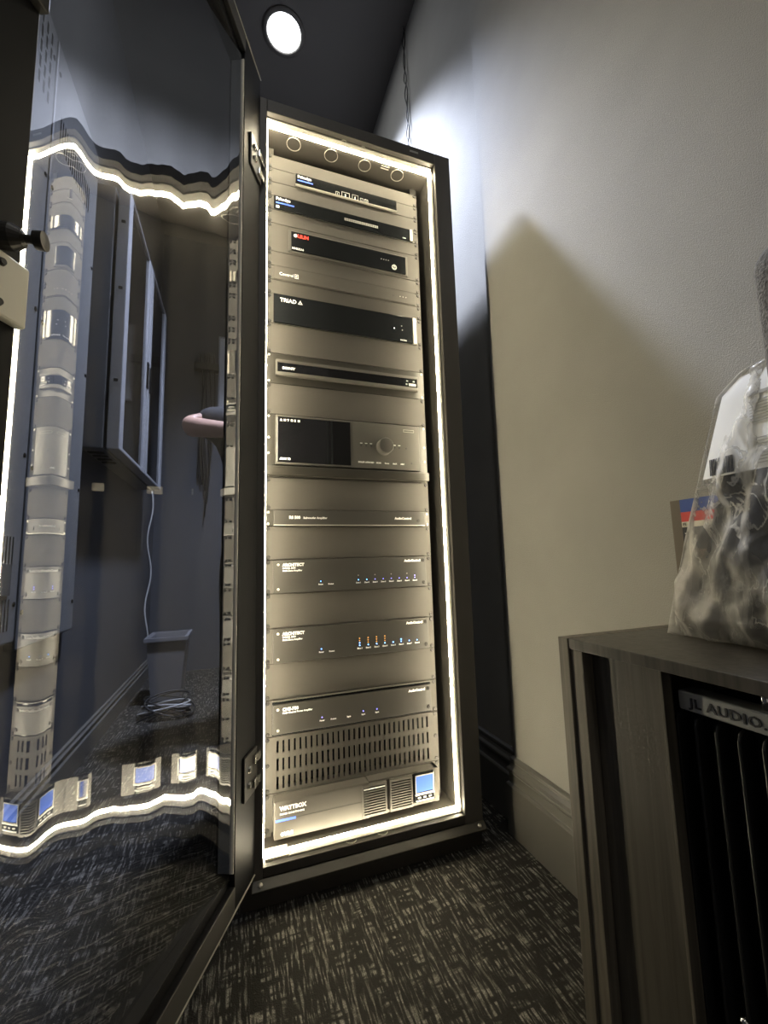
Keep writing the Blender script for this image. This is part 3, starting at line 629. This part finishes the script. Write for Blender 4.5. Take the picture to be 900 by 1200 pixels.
bxo('dark_interior_sheet', 'face_black', vp, 0.022, W - 0.022, 0.030, 0.033, zu(26) + 0.002, zu(23) - 0.002)  # black sheet stands in for the dark rack interior
# --- UPS
e = unit('power_conditioner', 'beige grey battery backup with blue screen at the bottom of the rack', 'battery backup', 26, 28)
zb, zt_ = zu(27.98), zu(26.06)
bm = B(); box(bm, 0.022, 0.262, -0.040, -0.003, zb, zt_); f = obj('front_panel', bm, 'panel', e, bevel=0.003)
bxo('side_frame', 'panel', e, 0.262, 0.462, -0.034, -0.003, zb, zb + 0.008, bevel=0.001); bxo('side_frame', 'panel', e, 0.262, 0.462, -0.034, -0.003, zt_ - 0.006, zt_, bevel=0.001); bxo('side_frame', 'panel', e, 0.450, 0.462, -0.036, -0.003, zb, zt_, bevel=0.001)
bxo('vent_backing', 'face_black', e, 0.262, 0.385, -0.018, -0.016, zb + 0.003, zt_ - 0.003)
for gx0, gx1 in ((0.242, 0.309), (0.318, 0.382)):
    zs = [zb + 0.004]
    for k in range(11): zs += [zb + 0.010 + k * 0.0062, zb + 0.0135 + k * 0.0062]
    zs.append(zt_ - 0.004)
    slotted('vent_grille', 'panel', [gx0, gx0 + 0.004, gx1 - 0.004, gx1], zs, -0.0425, -0.016, e)
sc = bxo('screen_housing', 'face_black', e, 0.388, 0.449, -0.038, -0.003, zb + 0.008, zt_ - 0.004, bevel=0.003)
bxo('screen', 'screen_blue', sc, 0.3935, 0.4435, -0.0392, -0.037, zb + 0.034, zt_ - 0.011, bevel=0.0005)
bm = B(); z1, z0 = zt_ - 0.009, zb + 0.032
for a in ((0.3915, 0.4455, z1 - 0.002, z1), (0.3915, 0.4455, z0 - 0.002, z0), (0.3915, 0.3935, z0, z1), (0.4435, 0.4455, z0, z1)): box(bm, a[0], a[1], -0.0398, -0.037, a[2], a[3])
obj('screen_frame', bm, 'satin_trim', sc)
bm = B(); box(bm, 0.391, 0.446, -0.0395, -0.037, zb + 0.0265, zb + 0.0295); box(bm, 0.393, 0.444, -0.0395, -0.037, zb + 0.011, zb + 0.0135); obj('button_bar', bm, 'print_white', sc)
bm = B()
for x in (0.402, 0.418, 0.434): box(bm, x - 0.004, x + 0.004, -0.0396, -0.037, zb + 0.018, zb + 0.0215)
obj('button', bm, 'print_grey', sc)
text('WATTBOX', 0.0125, (0.036, -0.0406, zt_ - 0.021), 'print_white', f, bold=0.0007); text('POWER CONDITIONING', 0.0052, (0.036, -0.0406, zt_ - 0.031), 'print_white', f, bold=0.0002)
bxo('seam_line', 'dark_metal', f, 0.076, 0.242, -0.0403, -0.039, zb + 0.0425, zb + 0.0436)
bxo('accent_line', 'print_blue_glow', f, 0.026, 0.074, -0.0406, -0.039, zb + 0.040, zb + 0.045)
text('OVRC', 0.0105, (0.038, -0.0406, zb + 0.008), 'print_white', f, bold=0.0008)
bm = B(); box(bm, 0.246, 0.304, -0.0432, -0.042, zb + 0.0700, zb + 0.0722); obj('status_line', bm, 'print_white', e)
# --- black dust film on top of the UPS edge
# ------------------------------------------------------------------ wooden cabinet by the right wall
cab = empty('wooden_cabinet', (0.50, -1.1, 0.0)); tag(cab, 'low dark wood cabinet with open front along the right wall', 'cabinet')
CX0, CY1, CZ, CYN = 0.345, -0.676, 0.642, -1.75
bxo('top', 'wood_top', cab, CX0, XR - 0.022, CYN, CY1 - 0.017, CZ - 0.013, CZ, bevel=0.0008)
bxo('end_panel', 'wood_edge', cab, CX0 - 0.001, XR - 0.022, CY1 - 0.0165, CY1 + 0.001, 0.0, CZ, bevel=0.0008)
bxo('inner_end_panel', 'wood_edge', cab, CX0 + 0.002, XR - 0.022, CY1 - 0.037, CY1 - 0.0172, 0.0, CZ - 0.0135, bevel=0.0008)
bxo('front_stile', 'wood_dark', cab, 0.362, 0.370, -0.8045, CY1 - 0.0375, 0.05, CZ - 0.0135, bevel=0.0012)
bxo('stile_edging', 'wood_edge', cab, 0.360, 0.374, -0.8085, -0.8047, 0.05, CZ - 0.0135, bevel=0.0006)
bxo('bottom', 'wood_dark', cab, CX0 + 0.003, XR - 0.022, CYN, CY1 - 0.0375, 0.03, 0.05)
bxo('back', 'wood_dark', cab, XR - 0.030, XR - 0.022, CYN, CY1 - 0.0375, 0.0501, CZ - 0.0135)
bxo('end_panel', 'wood_edge', cab, CX0, XR - 0.022, CYN - 0.018, CYN - 0.0005, 0.0, CZ)
# amplifier standing inside
amp_e = empty('finned_amplifier', (0.50, -0.92, 0.05)); tag(amp_e, 'black finned car amplifier with silver JL AUDIO bar inside the cabinet', 'amplifier')
bxo('heat_sink_body', 'amp_black', amp_e, 0.4005, 0.48, -1.08, -0.790, 0.0505, 0.583, bevel=0.003)
br = bxo('name_bar', 'amp_silver', amp_e, 0.375, 0.3995, -1.08, -0.8130, 0.5865, 0.6062, bevel=0.002)
bxo('bar_mount', 'amp_black', amp_e, 0.3998, 0.46, -1.07, -0.82, 0.5835, 0.600)
text('JL AUDIO.', 0.0125, (0.3746, -0.8255, 0.5918), 'print_dark', br, facing='-X', spacing=1.1, sx=1.12, bold=0.0003)
for k in range(13):
    y = -0.8060 - 0.0200 * k
    bm = B(); pr = [(0.4008, 0.06), (0.4008, 0.578), (0.388, 0.5818), (0.381, 0.579), (0.3775, 0.572), (0.377, 0.06)]
    loft(bm, [[(x, y + 0.0017, z) for x, z in pr], [(x, y - 0.0017, z) for x, z in pr]]); obj('cooling_fin', bm, 'amp_black', amp_e, bevel=0.0012)
bm = B(); tube(bm, [(0.385, -0.8885, 0.6058), (0.385, -0.8885, 0.624)], 0.0035, 10); obj('terminal_post', bm, 'chrome', amp_e, smooth=True)
# plug with metal tip at the foot of the cabinet
pl = empty('cable_plug', (0.367, -0.862, 0.06)); tag(pl, 'small shiny metal plug in front of the finned amplifier', 'plug')
bm = B(); lathe(bm, [(0.0035, 0.0), (0.0035, 0.014), (0.0025, 0.016), (0.0, 0.017)], (0.366, -0.862, 0.325), (-0.3, 0.5, 0.6), 14); obj('metal_tip', bm, 'chrome', pl, smooth=True)
bm = B(); tube(bm, [(0.367, -0.863, 0.324), (0.368, -0.872, 0.31), (0.369, -0.882, 0.25), (0.369, -0.890, 0.15), (0.369, -0.90, 0.0535)], 0.0045, 10); obj('lead', bm, 'cable_black', pl, smooth=True)

# ------------------------------------------------------------------ things on the cabinet
# polythene bag: outline in (Y, Z), inflated in X
bag = empty('plastic_bag', (0.47, -0.90, CZ)); tag(bag, 'crumpled clear plastic bag with white barcode label and dark contents on the cabinet', 'plastic bag')
def edge_l(z):   # far edge of the bag (towards the rack)
    pts = [(CZ, -0.727), (0.70, -0.744), (0.759, -0.762), (0.844, -0.791), (0.937, -0.822), (0.958, -0.850), (0.966, -0.89), (0.970, -0.94)]
    for (a, ya), (b, yb) in zip(pts, pts[1:]):
        if z <= b: return ya + (yb - ya) * (z - a) / (b - a)
    return pts[-1][1]
def edge_r(z): return -1.10 + 0.30 * max(0, z - 0.86)
from mathutils import noise as mnoise
def bag_prof(uu, v): return max(0.0, (1 - abs(2 * uu - 1) ** 2.6)) ** 0.6 * (max(0.0, 1 - v) ** 0.55 * 0.9 + 0.12 * min(1, (1 - v) * 8)) * min(1, (v + 0.02) * 10)
def bag_surface(scale, amp_, xc, zlo, zhi, inset, thick, NU=70, NV=90, fold=True):
    vs = []; fs = []
    for s in (1, -1):
        for j in range(NV + 1):
            v = j / NV; z = zlo + (zhi - zlo) * v
            yl, yr = edge_l(min(z + 0.0, 0.969)) - inset, edge_r(z) + inset
            for i in range(NU + 1):
                uu = i / NU; y = yl + (yr - yl) * uu
                prof_ = bag_prof(uu, v)
                p3 = Vector((s * 3.1, y * scale, z * scale * 0.6))
                w_ = mnoise.turbulence(p3, 4, False) - 0.5
                r = abs(mnoise.noise(Vector((s * 5, y * 22 + z * 6, z * 5)))) if fold else 0.3
                x = xc - s * (thick * prof_ + amp_ * w_ * min(1, prof_ * 4 + 0.15) - amp_ * 1.5 * (r - 0.3) * min(1, prof_ * 4))
                vs.append((x, y, max(z, CZ + 0.0008)))
    o = (NU + 1) * (NV + 1)
    for k in range(2):
        for j in range(NV):
            for i in range(NU):
                a = k * o + j * (NU + 1) + i; f_ = (a, a + 1, a + NU + 2, a + NU + 1); fs.append(f_ if k == 0 else f_[::-1])
    for j in range(NV):
        for i_ in (0, NU):
            a = j * (NU + 1) + i_; fs.append((a, a + NU + 1, a + NU + 1 + o, a + o))
    for i in range(NU):
        for j_ in (0, NV):
            a = j_ * (NU + 1) + i; fs.append((a, a + 1, a + 1 + o, a + o))
    return vs, fs
def raw(name, vs, fs, m, parent, smooth=True):
    me = bpy.data.meshes.new(name); me.from_pydata(vs, [], fs); me.materials.append(MATS[m])
    bm = B(); bm.from_mesh(me); bmesh.ops.recalc_face_normals(bm, faces=bm.faces[:]); bm.to_mesh(me); bm.free()
    if smooth:
        for p_ in me.polygons: p_.use_smooth = True
    o = bpy.data.objects.new(name, me); COL.objects.link(o); attach(o, parent); return o
XB = 0.482
vs, fs = bag_surface(26, 0.012, XB, CZ + 0.001, 0.970, 0.0, 0.038); raw('film', vs, fs, 'poly_film', bag)
vs, fs = bag_surface(14, 0.008, XB, CZ + 0.004, 0.860, 0.030, 0.022, 40, 50, False); raw('contents', vs, fs, 'content_dark', bag)
# paper label inside the upper half, slightly curved
def lab_x(y, z):
    v = (z - CZ) / (0.970 - CZ); yl, yr = edge_l(z), edge_r(z); uu = min(1, max(0, (y - yl) / (yr - yl)))
    return XB + 0.002 - 0.62 * 0.038 * bag_prof(uu, v)
vs = []; fs = []; NY, NZ = 24, 14
for j in range(NZ + 1):
    z = 0.840 + (0.952 - 0.840) * j / NZ
    yl, yr = edge_l(z) - 0.007, -1.05
    for i in range(NY + 1):
        y = yl + (yr - yl) * i / NY; vs.append((lab_x(y, z), y, z))
o_ = len(vs); vs += [(x + 0.0006, y, z) for x, y, z in vs]
for j in range(NZ):
    for i in range(NY):
        a = j * (NY + 1) + i; fs.append((a, a + 1, a + NY + 2, a + NY + 1)); fs.append((o_ + a + NY + 1, o_ + a + NY + 2, o_ + a + 1, o_ + a))
lab = raw('paper_label', vs, fs, 'print_white', bag); lab['label'] = 'white printed label with barcode'
def onlabel(name, m, rects):
    bm = B()
    for y0, y1, z0, z1 in rects:
        ps = [(y0, z0), (y1, z0), (y1, z1), (y0, z1)]
        a = [bm.verts.new((lab_x(y, z) - 0.0012, y, z)) for y, z in ps]; b_ = [bm.verts.new((lab_x(y, z) - 0.0006, y, z)) for y, z in ps]
        bm.faces.new(a); bm.faces.new(b_[::-1])
        for i in range(4): bm.faces.new((a[i], b_[i], b_[(i + 1) % 4], a[(i + 1) % 4]))
    return obj(name, bm, m, lab)
y = -0.808; rects = []
while y > -0.836:
    w_ = random.choice((0.0006, 0.0006, 0.0011, 0.0016)); rects.append((y, y - w_, 0.8425, 0.8625)); y -= w_ + random.choice((0.0006, 0.0009, 0.0013))
onlabel('barcode', 'print_dark', rects)
rects = []
for k in range(9):
    z = 0.846 + k * 0.0035; rects.append((-0.856, -0.89 - 0.02 * random.random(), z, z + 0.0009))
for k in range(8):
    z = 0.893 + k * 0.0034; rects.append((-0.858, -0.89 - 0.02 * random.random(), z, z + 0.0009))
head = [(-0.856, -0.866, 0.924, 0.9275), (-0.869, -0.887, 0.924, 0.9275)]
onlabel('printed_line', 'print_grey', rects)['kind'] = 'stuff'
for h_ in head: onlabel('printed_heading', 'print_grey', [h_])
# cushion-like padded panel in front of the bag
cu = empty('padded_cushion', (0.40, -1.05, CZ)); tag(cu, 'grey felt cushion with rounded corner at the right edge, in front of the bag', 'cushion')
bm = B()
def rr_poly(y0, y1, z0, z1, r, n=8):
    out = []
    for cy, cz, a0 in ((y0 - r, z1 - r, 0), (y1 + r, z1 - r, 90), (y1 + r, z0 + r, 180), (y0 - r, z0 + r, 270)):
        for k in range(n + 1):
            a = math.radians(a0 + 90 * k / n); out.append((cy + r * math.cos(a), cz + r * math.sin(a)))
    return out
rings = []
for x, s in ((0.380, 0.014), (0.3835, 0.006), (0.389, 0.0015), (0.396, 0.0), (0.404, 0.0), (0.411, 0.0015), (0.4165, 0.006), (0.420, 0.014)):
    rings.append([(x, yy, zz) for yy, zz in rr_poly(-0.920 - s, -1.20 + s, CZ + 0.001 + s * 0.1, 1.032 - s, 0.022)])
loft(bm, rings); obj('padded_body', bm, 'felt_grey', cu, smooth=True)
bm = B(); tube(bm, [(0.400, yy, zz) for yy, zz in rr_poly(-0.9195, -1.2005, CZ + 0.003, 1.0325, 0.022)], 0.0022, 6); obj('piping', bm, 'felt_grey', cu, smooth=True)
# small printed box behind the bag
bx = empty('small_carton', (0.58, -0.75, CZ)); tag(bx, 'small brown carton with blue red and white print behind the plastic bag', 'carton')
bxo('carton_body', 'cardboard', bx, 0.545, 0.615, -0.800, -0.704, CZ + 0.0005, 0.828, bevel=0.001)
for c, z0, z1 in (('label_blue', 0.809, 0.8275), ('label_red', 0.795, 0.809), ('label_cream', 0.787, 0.795), ('print_dark', 0.755, 0.787)):
    bxo('print_band', c, bx, 0.5442, 0.5449, -0.799, -0.7195, z0, z1)
text('X', 0.020, (0.5440, -0.722, 0.765), 'print_white', bx, facing='-X'); text('EL', 0.006, (0.5440, -0.721, 0.789), 'print_dark', bx, facing='-X')

# ------------------------------------------------------------------ left wall seen through the pane
def enclosure(name, label, y0, y1, z0, z1, vents, latch=None, seam=False):
    e = empty(name, (XL + 0.015, (y0 + y1) / 2, z0)); tag(e, label, 'wall enclosure')
    c = bxo('cover', 'enclosure_grey', e, XL + 0.001, XL + 0.030, y0, y1, z0, z1, bevel=0.006)
    for vy, vz, nx, nz, dy, dz, w_, hh in vents:
        bm = B()
        for i in range(nx):
            for j in range(nz): box(bm, XL + 0.0295, XL + 0.0306, vy + i * dy, vy + i * dy + w_, vz + j * dz, vz + j * dz + hh)
        obj('vent_slot', bm, 'face_black', c)
    for z in (z0 + 0.10, (z0 + z1) / 2, z1 - 0.10, z0 + 0.5, z1 - 0.5):
        for yy in (y0 + 0.02, y1 - 0.02):
            bm = B(); lathe(bm, [(0.007, 0), (0.007, 0.002), (0.0, 0.004)], (XL + 0.030, yy, z), (1, 0, 0), 10); obj('screw', bm, 'face_black', c)
    if latch:
        bxo('latch_plate', 'chrome', e, XL + 0.030, XL + 0.036, latch[0], latch[0] + 0.06, latch[1], latch[1] + 0.08, bevel=0.002)
    return e
enclosure('wall_enclosure', 'large grey metal wall enclosure with vent slots, nearest to the latch knob', -0.32, 0.245, 0.565, 2.42, [(0.02, 2.14, 7, 5, 0.030, 0.05, 0.010, 0.036), (0.10, 0.76, 7, 1, 0.016, 0.0, 0.006, 0.08), (0.10, 0.60, 7, 1, 0.016, 0.0, 0.006, 0.08)], (0.13, 0.69))
enclosure('wall_enclosure', 'grey metal wall enclosure beyond the vented one, beside the white framed cabinet', 0.252, 0.665, 0.54, 2.42, [(0.30, 2.10, 16, 1, 0.018, 0, 0.006, 0.10)])
wc = empty('wall_cabinet', (-0.58, 1.2, 1.22)); tag(wc, 'white framed wall cabinet with two dark glass doors on the left wall', 'wall cabinet')
CYA, CYB, CZA, CZB = 0.72, 1.70, 1.222, 2.36
bxo('cabinet_body', 'enclosure_grey', wc, XL + 0.001, -0.570, CYA, CYB, CZA, CZB, bevel=0.004)
bm = B()
for k in range(4): box(bm, -0.640 + 0.001 * k, -0.585, CYA + 0.06 + k * 0.06, CYA + 0.085 + k * 0.06, CZA - 0.004, CZA - 0.0001)
obj('bottom_slot', bm, 'face_black', wc)
for k, (y0, y1) in enumerate(((CYA, 1.205), (1.215, CYB))):
    bm = B(); fw = 0.055
    for a in ((y0, y0 + fw, CZA, CZB), (y1 - fw, y1, CZA, CZB), (y0 + fw, y1 - fw, CZA, CZA + 0.018), (y0 + fw, y1 - fw, CZB - 0.012, CZB)): box(bm, -0.560, -0.515, a[0], a[1], a[2], a[3])
    d_ = obj('cabinet_door', bm, 'enclosure_white', wc, bevel=0.004)
    bxo('door_glass', 'glass_black', d_, -0.530, -0.524, y0 + fw - 0.004, y1 - fw + 0.004, CZA + 0.014, CZB - 0.008)
    yh = y1 - 0.03 if k == 0 else y0 + 0.03
    bxo('handle', 'face_black', d_, -0.5152, -0.507, yh - 0.012, yh + 0.012, 1.66, 1.80, bevel=0.003)
    for z in (1.5, 1.9, 2.2):
        bm = B(); box(bm, -0.545, -0.530, y0 - 0.003, y0, z, z + 0.012); obj('hinge', bm, 'face_black', d_)
# white board on the far wall
bd = empty('wall_board', (-0.02, YB - 0.01, 2.0)); tag(bd, 'pale rectangular board on the far wall, half hidden by the door stile', 'board')
bxo('board', 'white_paint', bd, -0.215, 0.20, YB - 0.02, YB - 0.001, 2.0, 2.58, bevel=0.003)
bm = B()
for a in ((-0.225, 0.21, 2.58, 2.59), (-0.225, 0.21, 1.99, 2.0), (-0.225, -0.2155, 2.0, 2.58), (0.2005, 0.21, 2.0, 2.58)): box(bm, a[0], a[1], YB - 0.024, YB - 0.001, a[2], a[3])
obj('board_frame', bm, 'enclosure_white', bd)
# cable bundle hanging on the far wall
cb = empty('cable_bundle', (-0.34, YB - 0.03, 1.2)); tag(cb, 'bundle of black cables hanging on the far wall', 'cables')
for k in range(7):
    pts = []; x0 = -0.36 + k * 0.018
    for i in range(24):
        s = i / 23; pts.append((x0 + 0.02 * math.sin(s * 5 + k) - 0.01 * (k - 3) * s, YB - 0.03 - 0.015 * math.sin(k * 1.7 + s * 4) ** 2, 2.42 - s * (1.0 + 0.05 * k)))
    bm = B(); tube(bm, pts, 0.006, 6); obj('cable', bm, 'cable_black', cb, smooth=True)
bm = B(); box(bm, -0.40, -0.22, YB - 0.06, YB - 0.0005, 2.28, 2.34); obj('cable_clamp', bm, 'dark_metal', cb, bevel=0.004)
# bin and loose cables on the floor behind the rack
bn = empty('waste_bin', (-0.43, 1.62, 0)); tag(bn, 'grey plastic waste bin on the floor behind the rack', 'bin')
bm = B(); loft(bm, [[(-0.50, 1.53, 0.001), (-0.36, 1.53, 0.001), (-0.36, 1.71, 0.001), (-0.50, 1.71, 0.001)], [(-0.53, 1.50, 0.36), (-0.33, 1.50, 0.36), (-0.33, 1.74, 0.36), (-0.53, 1.74, 0.36)], [(-0.52, 1.51, 0.36), (-0.34, 1.51, 0.36), (-0.34, 1.73, 0.36), (-0.52, 1.73, 0.36)], [(-0.49, 1.54, 0.01), (-0.37, 1.54, 0.01), (-0.37, 1.70, 0.01), (-0.49, 1.70, 0.01)]]); obj('bin_shell', bm, 'bin_grey', bn)
bm = B()
for a in ((-0.54, -0.32, 1.49, 1.502), (-0.54, -0.32, 1.738, 1.75), (-0.54, -0.528, 1.502, 1.738), (-0.332, -0.32, 1.502, 1.738)): box(bm, a[0], a[1], a[2], a[3], 0.345, 0.365)
obj('bin_rim', bm, 'bin_grey', bn)
lc = empty('loose_cables', (-0.40, 1.33, 0)); tag(lc, 'tangle of loose cables on the floor in front of the bin', 'cables')
for k in range(8):
    pts = []; ph = random.random() * 6
    for i in range(30):
        s = i / 29; pts.append((-0.42 + 0.11 * math.sin(s * 7 + ph) + 0.05 * s, 1.33 + 0.08 * math.cos(s * 6 + ph * 1.7), 0.008 + 0.10 * math.sin(s * 3.1416) * (0.3 + 0.7 * ((k * 37) % 10) / 10)))
    bm = B(); tube(bm, pts, 0.004, 6); obj('cable', bm, 'cable_white' if k in (2, 5) else 'cable_black', lc, smooth=True)
bm = B(); pts = []
for i in range(40):
    s = i / 39; pts.append((-0.60 + 0.012 * math.sin(s * 14), 1.9 + 0.01 * math.cos(s * 11), 1.25 - s * 0.95))
tube(bm, pts, 0.005, 6); tag(obj('hanging_cable', bm, 'cable_white', smooth=True), 'thin pale cable hanging below the white framed wall cabinet', 'cable')

# ------------------------------------------------------------------ person standing behind the rack
def skin_mesh(name, verts, edges, radii, root=0, sub=2):
    me = bpy.data.meshes.new(name); me.from_pydata(verts, edges, []); o = bpy.data.objects.new(name, me); COL.objects.link(o)
    o.modifiers.new('skin', 'SKIN').use_smooth_shade = True
    sv = me.skin_vertices[0].data if me.skin_vertices else None
    if sv is None:
        bpy.context.view_layer.objects.active = o; me.attributes; sv = None
    for i, r in enumerate(radii):
        me.skin_vertices[0].data[i].radius = r if isinstance(r, tuple) else (r, r)
        me.skin_vertices[0].data[i].use_root = (i == root)
    s = o.modifiers.new('sub', 'SUBSURF'); s.levels = sub; s.render_levels = sub
    dg = bpy.context.evaluated_depsgraph_get(); dg.update(); ev = bpy.data.meshes.new_from_object(o.evaluated_get(dg)); bpy.data.objects.remove(o)
    return ev
PX, PY = 0.045, 0.90
def pp(x, y, z): return (PX + x, PY + y, z)
# pelvis0 waist1 chest2 neck3 headlow4 headtop5 | Lsh6 Lel7 Lwr8 Lhand9 | Rsh10 Rel11 Rwr12 Rhand13 | Lhip14 Lkn15 Lan16 Ltoe17 | Rhip18 ...
JV = [pp(0, 0, .95), pp(0, .01, 1.10), pp(0, 0, 1.30), pp(0, -.01, 1.49), pp(0, -.03, 1.57), pp(0, -.03, 1.69),
      pp(-.19, 0, 1.43), pp(-.335, -.06, 1.372), pp(-.13, -.20, 1.325), pp(-.06, -.245, 1.32),
      pp(.19, 0, 1.42), pp(.28, -.06, 1.18), pp(.16, -.24, 1.24), pp(.11, -.29, 1.26),
      pp(-.10, 0, .88), pp(-.11, -.02, .49), pp(-.12, .02, .09), pp(-.13, -.13, .04),
      pp(.10, 0, .88), pp(.11, -.02, .49), pp(.12, .02, .09), pp(.13, -.13, .04)]
JE = [(0, 1), (1, 2), (2, 3), (3, 4), (4, 5), (2, 6), (6, 7), (7, 8), (8, 9), (2, 10), (10, 11), (11, 12), (12, 13), (0, 14), (14, 15), (15, 16), (16, 17), (0, 18), (18, 19), (19, 20), (20, 21)]
JR = [(.15, .10), (.135, .095), (.15, .105), .055, .075, .085, .06, .050, .033, .036, .06, .045, .031, .036, .085, .06, .042, .035, .085, .06, .042, .035]
body_me = skin_mesh('person', JV, JE, JR, 0)
bm = B(); bm.from_mesh(body_me)
def finger(base, d, ln, r):
    b0 = Vector(base); d = Vector(d).normalized(); side = Vector((0, 0, -1))
    pts = [b0, b0 + d * ln * .45, b0 + d * ln * .75 + side * ln * .15, b0 + d * ln * .95 + side * ln * .38]
    tube(bm, pts, [r, r * .95, r * .85, r * .6], 8)
for hx, sg in ((-.06, 1), (.11, -1)):
    hy, hz = (-.245, 1.325) if sg > 0 else (-.29, 1.26)
    for k, ln in enumerate((.062, .075, .078, .068)): finger(pp(hx + sg * .02, hy - .02 + 0.004 * k, hz + .028 - .018 * k), (sg * .8, -.6, 0), ln + .02, .0085)
    finger(pp(hx - sg * .005, hy + .012, hz + .03), (sg * .5, -.3, .75), .062, .0095)
# nose, ears
for q, r in (((0, -.118, 1.615), .014), ((-.083, -.03, 1.62), .018), ((.083, -.03, 1.62), .018)):
    mtx = Matrix.Translation(pp(*q)) @ Matrix.Scale(r, 4); bmesh.ops.create_uvsphere(bm, u_segments=10, v_segments=8, radius=1.0, matrix=mtx)
person = obj('person', bm, 'skin', None, smooth=True, origin=(PX, PY, 0)); tag(person, 'person in black t-shirt standing behind the rack with one bent elbow out', 'person')
SV = [JV[0], JV[1], JV[2], pp(0, -.005, 1.45), JV[6], tuple(Vector(JV[6]).lerp(Vector(JV[7]), .74)), JV[10], tuple(Vector(JV[10]).lerp(Vector(JV[11]), .62))]
sh_me = skin_mesh('t_shirt', SV, [(0, 1), (1, 2), (2, 3), (2, 4), (4, 5), (2, 6), (6, 7)], [(.17, .12), (.16, .115), (.172, .125), .075, .088, .082, .083, .072])
bm = B(); bm.from_mesh(sh_me); obj('t_shirt', bm, 'tee_black', person, smooth=True)
TV = [pp(0, 0, .99), JV[0], JV[14], JV[15], pp(-.12, .02, .10), JV[18], JV[19], pp(.12, .02, .10)]
tr_me = skin_mesh('trousers', TV, [(0, 1), (1, 2), (2, 3), (3, 4), (1, 5), (5, 6), (6, 7)], [(.16, .115), (.165, .12), .105, .078, .06, .105, .078, .06], root=1)
bm = B(); bm.from_mesh(tr_me); obj('trousers', bm, 'trouser_black', person, smooth=True)
for sx in (-1, 1):
    s_me = skin_mesh('shoe', [pp(sx * .12, .05, .052), pp(sx * .125, -.07, .05), pp(sx * .13, -.17, .043)], [(0, 1), (1, 2)], [(.045, .05), (.048, .048), (.042, .038)])
    bm = B(); bm.from_mesh(s_me)
    for v_ in bm.verts: v_.co.z = max(v_.co.z, 0.002)
    obj('shoe', bm, 'shoe_white', person, smooth=True)
bm = B(); bmesh.ops.create_uvsphere(bm, u_segments=24, v_segments=16, radius=1.0, matrix=Matrix.Translation(pp(0, .0, 1.69)) @ Matrix.Diagonal((.096, .115, .105, 1)))
for v_ in list(bm.verts):
    if v_.co.z < 1.60 or (v_.co.y < PY - .075 and v_.co.z < 1.70): bm.verts.remove(v_)
obj('hair', bm, 'hair', person, smooth=True)
for sx in (-1, 1):
    bm = B(); bmesh.ops.create_uvsphere(bm, u_segments=10, v_segments=8, radius=.011, matrix=Matrix.Translation(pp(sx * .032, -.108, 1.635))); obj('eye', bm, 'print_white', person, smooth=True)
bm = B(); box(bm, PX - .025, PX + .025, PY - .116, PY - .104, 1.567, 1.575); obj('mouth', bm, 'label_red', person, bevel=.003)
